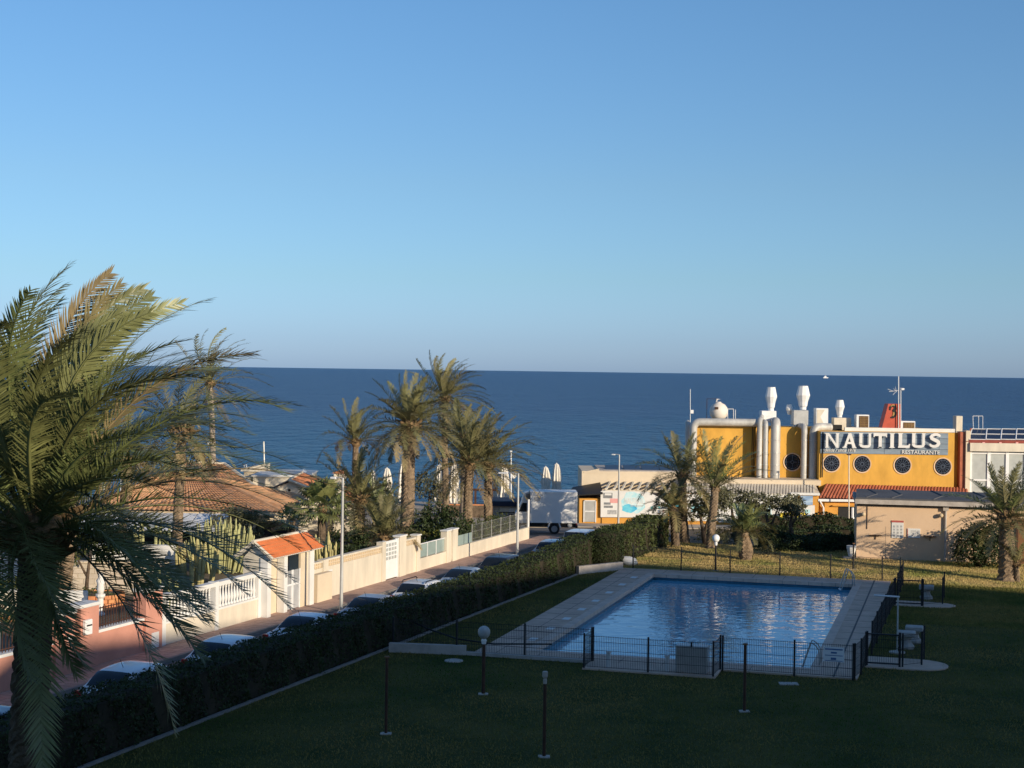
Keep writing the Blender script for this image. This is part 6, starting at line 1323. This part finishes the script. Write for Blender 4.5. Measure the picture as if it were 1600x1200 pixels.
m = MB(); m.tube([R0 + Vector((0, -.05, .03)), E0 + Vector((0, -.05, .03))], .09, 6); m.build('verge', 'cream_pale', h2)
m = MB(); p = atY(452, 766, 98.2); m.lathe([(.09, 0), (.09, .02)], 0, 0, 10); o = m.build('vent', 'black', h2, world=True); o.rotation_euler = (math.pi / 2, 0, 0); o.location = (p.x, 98.24, p.z)
X0, X1, Z0, Z1 = bp(521, 748, 537, 785, 97.4); m = MB(); m.box(X0, X1, 97.3, 98.0, 0, Z1); ch = m.build('chimney', 'cream_pale', h2)
m = MB(); m.cbox(X0 - .1, X1 + .1, 97.2, 98.1, Z1, Z1 + .14, .02); m.box(X0 + .02, X1 - .02, 97.32, 97.98, Z1 + .14, Z1 + .35); m.build('chimney_cap', 'cream_pale', ch)
m = MB(); m.add([(X0 - .12, 97.18, Z1 + .35), (X1 + .12, 97.18, Z1 + .35), (X1 + .12, 98.12, Z1 + .35), (X0 - .12, 98.12, Z1 + .35), ((X0 + X1) / 2, 97.18, Z1 + .52), ((X0 + X1) / 2, 98.12, Z1 + .52)], [(0, 1, 4), (2, 3, 5), (0, 4, 5, 3), (1, 2, 5, 4)]); m.build('chimney_roof', 'terracotta', ch)
# flat roofed houses
def flat_house(lab, x0, y0, x1, Y, d, m_, name='flat_house', extra=()):
    X0, X1, Z0, Z1 = bp(x0, y0, x1, 800, Y); t = thing(name, lab, 'house', ((X0 + X1) / 2, Y, gz(Y))); b = MB(); b.box(X0, X1, Y, Y + d, gz(Y), Z1); b.build('wall', m_, t); b = MB(); b.box(X0 - .12, X1 + .12, Y - .12, Y + d + .12, Z1, Z1 + .12); b.build('roof_edge', 'white_paint', t)
    for q in extra: X0_, X1_, Z0_, Z1_ = bp(*q, Y - .05); b = MB(); b.box(X0_, X1_, Y - .04, Y - .004, Z0_, Z1_); b.build('window', 'glass_dark', t)
    return t
flat_house('low cream flat-roofed house between the two tiled roofs', 395, 745, 478, 109, 6, 'cream_pale', extra=((415, 760, 428, 775), (440, 760, 453, 775)))
X0, X1, Z0, Z1 = bp(376, 727, 418, 737, 113); m = MB(); m.prism([(X0, Z0), (X1, Z0), (X1, Z1 + .12), (X0, Z1 - .25)], 113, 114.2); t = thing('parapet_block', 'slanted cream roof parapet with a thin pole behind the tiled house', 'wall', ((X0 + X1) / 2, 113, -1)); m.build('parapet', 'cream_pale', t); m = MB(); m.box(X0 + .2, X1 - .2, 113.2, 114.0, -1, Z0); m.build('wall', 'cream', t)
m = MB(); m.tube([atY(412, 690, 113.1), atY(413, 730, 113.1)], .06, 6); m.build('pole', 'grey_metal', t)
h4 = thing('old_tiled_house', 'weathered low house with a mossy tile roof beyond the hipped roof', 'house', (-22, 106, 0))
X0, X1, Z0, Z1 = bp(245, 732, 372, 800, 104); m = MB(); m.box(X0, X1, 104.2, 110, -.5, Z1 - .9); m.build('wall', 'cream', h4)
tile_field('roof_tiles', (X0 - .3, 103.8, Z1 - 1.0), (X1 + 1.2, 103.8, Z1 - 1.2), (X1 - 1.5, 107, Z1 + .1), (X0, 107, Z1 + .25), 24, 9, .07, 'terracotta_old', h4, .025)
m = MB(); m.tube([(X0, 107, Z1 + .3), (X1 - 1.5, 107, Z1 + .15), (X1 + 1.2, 103.8, Z1 - 1.14)], .12, 6); m.build('ridge', 'cream_pale', h4)
flat_house('white house front behind the pink wall and its lattice planter', -40, 838, 33, 70, 5, 'white_paint', extra=((12, 850, 16, 925),))
t = thing('red_awning', 'small red tiled canopy on the white house behind the pink wall', 'awning', tuple(atY(10, 850, 69))); A_ = atY(-30, 850, 69); B_ = atY(22, 856, 69); tile_field('tiles', A_, B_, B_ + Vector((-.2, 1, .6)), A_ + Vector((0, 1, .6)), 8, 3, .06, 'orange_tile', t)
# concrete block wall
bw = thing('block_wall', 'garden wall of pale concrete blocks with a flat coping', 'wall', (-17, 70, 0)); x0, x1 = atY(96, 890, 70).x, atY(262, 890, 70).x
m = MB(); m.box(x0, x1, 70.03, 70.25, 0, 1.42); m.build('mortar', 'cream_dark', bw)
blk = MB(); blk.cbox(0, .485, 0, .06, 0, .225, .008); bme = blk.mesh('block'); bme.materials.append(M['beige_block'] if 'beige_block' in M else mat('beige_block', (.58, .50, .40), .9, .18, 1.0, bump=.1, objrand=.08))
for r in range(6):
    xx = x0 - (.25 if r % 2 else 0)
    while xx < x1 - .2:
        o = obj('block', bme, None, bw); o.location = (xx, 70.0, .02 + r * .236); xx += .5
m = MB(); m.cbox(x0, x1, 69.92, 70.32, 1.43, 1.53, .02); m.build('coping', 'cream', bw)
m = MB(); m.box(x0 + .8, x1 - .1, 72.2, 72.5, 0, 2.05); tag(m.build('garden_wall', 'white_paint'), 'white rendered wall higher up behind the block wall', 'wall')
# garden details
p = atY(140, 945, 65.5); t = thing('brick_planter', 'round brick planter around the small garden tree', 'planter', (p.x, 65.5, 0)); nb_ = 20
br = MB(); br.cbox(-.15, .15, -.06, .06, 0, .16, .01); bme = br.mesh('brick'); bme.materials.append(M['terracotta'])
for r in range(3):
    for k in range(nb_):
        th = 2 * math.pi * (k + .5 * (r % 2)) / nb_; o = obj('brick', bme, None, t); o.location = (p.x + 1.05 * math.cos(th), 66.9 + 1.05 * math.sin(th), .06 + r * .17); o.rotation_euler = (0, 0, th + math.pi / 2)
m = MB(); m.lathe([(.98, .05), (.98, .5)], p.x, 66.9, 20); m.build('soil', 'soil', t); leaf_cloud('plants', [((p.x, 66.7, .6), (.85, .5, .25))], 400, .06, 'leaf_mid', t)
p = atY(157, 925, 64); t = thing('garden_statue', 'small white carved column statue in the garden', 'statue', (p.x, 64, 0)); m = MB(); m.lathe([(.2, 0), (.2, .12), (.13, .2), (.13, .75), (.2, .85), (.2, .95)], p.x, 64, 10); m.build('pedestal', 'white_paint', t); m = MB(); m.lathe([(.12, .95), (.17, 1.15), (.14, 1.35), (.19, 1.5), (.1, 1.62), (.12, 1.75), (.04, 1.85)], p.x, 64, 10); m.build('figure', 'white_paint', t, smooth=True)
p = atY(8, 970, 62); t = thing('lattice_planter', 'white planter on a brick base with leafy plants before the white house', 'planter', (p.x, 62, 0)); m = MB(); m.box(p.x - 1.5, p.x + .5, 62, 62.6, .4, 1.25); m.build('box', 'cream_pale', t); m = MB(); m.box(p.x - 1.55, p.x + .55, 61.95, 62.65, 1.25, 1.35); m.build('rim', 'white_paint', t); m = MB(); m.box(p.x - 1.5, p.x + .5, 62.02, 62.58, 0, .4); m.build('brick_base', 'terracotta', t)
leaf_cloud('plants', [((p.x - .5, 62.3, 1.55), (.9, .4, .4))], 500, .08, 'leaf_yellow', t)
p = atY(15, 1000, 60); bush('garden_plant', 'leafy green plants behind the pink wall railing', 15, 1000, 60, [(-.3, .9, .9, .5, .5), (.5, .7, .5, .4, .4)], 900, .08, 'leaf_mid')
t = thing('white_bench', 'white garden bench near the brick planter', 'bench', tuple(atY(108, 945, 64.5))); p = atY(108, 945, 64.5)
m = MB(); m.cbox(p.x - .7, p.x + .7, 64.3, 64.8, .42, .5, .02); m.build('seat', 'white_paint', t)
for x in (p.x - .55, p.x + .55): m = MB(); m.box(x - .08, x + .08, 64.35, 64.75, 0, .42); m.build('leg', 'white_paint', t)
m = MB(); m.cbox(p.x - .7, p.x + .7, 64.78, 64.86, .5, .95, .02); m.build('backrest', 'white_paint', t)
# round traffic mirror at the frame edge
p = atY(3, 1048, 50); t = thing('traffic_sign', 'round traffic sign seen from behind next to the pink wall', 'traffic sign', (p.x, 50, -.1)); m = MB(); m.tube([(p.x - .1, 50, -.1), (p.x - .1, 50, 2.2)], .03, 6); m.build('pole', 'grey_metal', t)
m = MB(); m.lathe([(.36, 0), (.36, .02)], 0, 0, 20); o = m.build('disc', 'mid_print', t); o.rotation_euler = (math.pi / 2, 0, .9); o.location = (p.x - .1, 49.93, p.z)

# ------------------------------------------------------------------ seafront: parasols, kiosk, globe lamps
def parasol(px, ytop, ybot, Y, lab, seed):
    rng = np.random.default_rng(seed); b = atY(px, ybot, Y); tp = atY(px, ytop, Y).z; g0 = -.96; t = thing('closed_parasol', lab, 'parasol', (b.x, Y, g0), 0, 'closed white parasols on the seafront terrace')
    m = MB(); m.tube([(b.x, Y, g0), (b.x, Y, tp)], .035, 6); m.build('pole', 'white_metal', t); m = MB(); m.box(b.x - .35, b.x + .35, Y - .35, Y + .35, g0, g0 + .1); m.build('base', 'concrete', t)
    H = tp - .55 - g0; V = []; K = 20; prof = [(.04, 1), (.17, .96), (.28, .80), (.36, .55), (.31, .40), (.43, .22), (.47, .08), (.36, 0)]
    for j, (r, f) in enumerate(prof):
        for k in range(K):
            th = 2 * math.pi * k / K; rr = r * (1 + (.26 if k % 2 else -.22) * (1 if j > 0 else 0) + rng.normal() * .06); V.append((b.x + rr * math.cos(th) + .05 * (1 - f), Y + rr * math.sin(th), g0 + .5 + H * f - (.1 * rng.random() if j == 7 else 0)))
    F = [(j * K + k, j * K + (k + 1) % K, (j + 1) * K + (k + 1) % K, (j + 1) * K + k) for j in range(len(prof) - 1) for k in range(K)] + [tuple(range(K))]
    mb = MB(); mb.add(V, F); mb.build('canopy', 'fabric', t)
for i, (px, yt, yb_, Y, lab) in enumerate(((685.5, 725, 783, 128, 'closed white parasol between the tallest palm trunk and the thick palm, above the bush'), (708.5, 722, 783, 127, 'closed white parasol between the tallest palm and the rough trunk'), (770, 730, 784, 127, 'closed white parasol half hidden behind the palm leaning to the kiosk'), (787, 724, 783, 126, 'closed white parasol beside the white globe lamp post'), (852, 728, 775, 130, 'closed white parasol rising behind the truck box, the shorter one'), (869, 723, 775, 131, 'closed white parasol rising behind the truck box, the taller one'), (629, 723, 785, 128, 'closed white parasol hidden behind the stoutest palm trunk'), (604, 730, 785, 128, 'closed white parasol among the dark fronds of the small palm'), (583, 735, 785, 129, 'closed white parasol behind the low palm crown'))):
    parasol(px, yt, yb_, Y, lab, i)
def globe_lamp(px, ytop, Y, lab, r=.26, g0=None):
    c = atY(px, ytop, Y); g0 = gz(Y) if g0 is None else g0; t = thing('globe_lamp', lab, 'lamp', (c.x, Y, g0)); m = MB(); m.tube([(c.x, Y, g0), (c.x, Y, c.z - r * .8)], .04, 6); m.build('pole', 'dark_metal', t); m = MB(); m.lathe([(r * .3, -r), (r * .8, -r * .6), (r, 0), (r * .8, r * .6), (r * .3, r * .95), (.01, r)], c.x, Y, 14, c.z); m.build('globe', 'globe', t, smooth=True)
globe_lamp(802, 743, 122, 'white globe lamp on a dark post near the kiosk', .26)
globe_lamp(475, 736.5, 112, 'big white globe lamp above the terracotta ridge', .2)
globe_lamp(435, 741, 113, 'white globe lamp over the flat-roofed house', .2)
globe_lamp(383, 728, 115, 'small white globe lamp beside the slanted parapet', .15)
globe_lamp(326, 694, 116, 'white globe lamp beside the tall slim palm trunk', .18)
globe_lamp(717, 781, 124, 'low white globe lamp beside the parasol at the bush', .16)
t = thing('seafront_mast', 'tall slim white mast beside the globe lamp', 'mast', tuple(atY(798, 785, 121))); m = MB(); m.tube([atY(798.5, 706, 121), atY(798.5, 790, 121)], .06, 6); m.build('shaft', 'white_metal', t); p = atY(798.5, 706, 121); m = MB(); m.cbox(p.x - .1, p.x + .1, p.y - .1, p.y + .1, p.z, p.z + .1, .02); m.build('cap', 'white_metal', t)
k = thing('beach_kiosk', 'small pale kiosk with a dark navy awning roof', 'kiosk', tuple(atY(795, 830, 108))); X0, X1, Z0, Z1 = bp(770, 790, 815, 832, 108); g0 = gz(108)
m = MB(); m.box(X0, X1, 108, 111, g0, Z1); m.build('wall', 'concrete', k); m = MB(); m.prism([(X0 - .35, Z1), (X1 + .35, Z1), (X1 + .2, Z1 + .32), (X0 - .1, Z1 + .32)], 107.6, 111.2); m.build('awning_roof', 'navy', k)
m = MB(); m.box(X0 + .5, X1 - .15, 107.95, 107.997, Z1 - .42, Z1 - .12); m.build('sign_strip', 'cream_pale', k)
for px in (797, 800.5): p = atY(px, 797, 107.9); m = MB(); m.prism([(p.x - .07, p.z - .15), (p.x + .05, p.z - .15), (p.x + .1, p.z + .12), (p.x - .02, p.z + .12)], 107.93, 107.948); m.build('letter', 'white_paint', k)
m = MB(); m.box((X0 + X1) / 2 + .1, X1 - .45, 107.96, 107.998, g0 + .5, Z1 - .6); w1 = m.build('window', 'glass_dark', k); m = MB(); m.box(X0 + .45, X1 - .1, 107.97, 107.999, Z1 - .52, Z1 - .46); m.build('trim', 'black', k)
t = thing('curved_panel', 'curved cream panel standing beside the truck cab', 'panel', tuple(atY(825, 808, 105))); pth = [(821, 788), (817.8, 793), (817.5, 800), (819, 806), (823, 811)]
pp = [(atY(x, y, 105).x, atY(x, y, 105).z) for x, y in pth]; m = MB()
for q in stroke(pp, [.12, .3, .36, .3, .1]): m.prism(q, 104.9, 104.98)
m.build('board', 'cream_pale', t)
t = thing('terrace_pergola', 'dark timber pergola frame on the seafront terrace behind the grove', 'pergola', tuple(atY(760, 790, 120)))
for px in (743, 769): p = atY(px, 766, 120); m = MB(); m.box(p.x - .08, p.x + .08, 119.9, 120.1, -.96, p.z); m.build('post', 'brown_metal', t)
m = MB(); m.tube([atY(738, 765, 120), atY(776, 765.5, 120)], .09, 4); m.build('beam', 'brown_metal', t)
t = thing('terrace_wall', 'brown seafront terrace wall behind the palm grove', 'wall', tuple(atY(715, 800, 119))); X0, X1, Z0, Z1 = bp(690, 790, 760, 812, 119); m = MB(); m.box(X0, X1, 119.3, 119.6, -1, Z1); m.build('wall', 'trunk_dark', t); m = MB(); m.box(X0 - .05, X1 + .05, 119.25, 119.65, Z1, Z1 + .08); m.build('coping', 'terracotta', t)
t = thing('shore_rail', 'thin railing along the seafront behind the tiled houses', 'railing', tuple(atY(240, 760, 118)))
for px in range(150, 330, 13): p = atY(px, 731, 118); m = MB(); m.tube([(p.x, 118, -1), (p.x, 118, p.z)], .03, 5); m.build('post', 'white_metal' if px % 2 else 'dark_metal', t)
m = MB(); m.tube([atY(150, 731, 118), atY(325, 733, 118)], .03, 5); m.build('rail', 'dark_metal', t)
# ship on the horizon
b = atY(1290, 588, 6000); t = thing('distant_boat', 'tiny white boat on the horizon', 'boat', (b.x, 6000, -2)); m = MB(); m.prism([(b.x - 9, -2.5), (b.x + 9, -2.5), (b.x + 11, 1.5), (b.x - 10, 1.5)], 5997, 6003); m.build('hull', 'white_metal', t); m = MB(); m.box(b.x - 5, b.x + 3, 5998, 6002, 1.5, 6.5); m.build('cabin', 'white_metal', t); m = MB(); m.tube([(b.x, 6000, 6), (b.x, 6000, 11)], .5, 5); m.build('mast', 'white_metal', t)

# ------------------------------------------------------------------ the apartment block the view is taken from (behind and beside the camera)
ap = thing('apartment_building', 'pale apartment block behind the lawn, out of view, shading the pool', 'building', (30, -8, 0))
k_ = 1 / math.tan(SUN_EL); LX, LY = math.sin(SUN_AZ) * k_, -math.cos(SUN_AZ) * k_
def caster(P_shadow, h): return (P_shadow[0] + LX * h, P_shadow[1] + LY * h)
H1, H2 = 18.0, 21.0
m = MB(); m.box(-16, 34, -16, -1.6, 0, H1); m.build('wall', 'cream_pale', ap)
A2 = caster((40, 67.5), H2); B2 = caster((6.0, 84.5), H2); C2 = caster((-13.6, 59.0), H2); D2 = caster((-19, 53.0), H2)
m = MB(); m.slab([D2, (D2[0] + 10, D2[1] - 30), (A2[0] + 10, A2[1] - 30), A2, B2, C2], 0, H2); m.build('wing', 'cream_pale', ap)  # unseen wing, roof outline shaped to throw the shadow edge on lawn and street
for fl in range(5):
    m = MB(); m.box(-15, 33, -1.62, -1.3, 2.9 + fl * 3.0, 3.05 + fl * 3.0); m.build('balcony_edge', 'white_paint', ap)
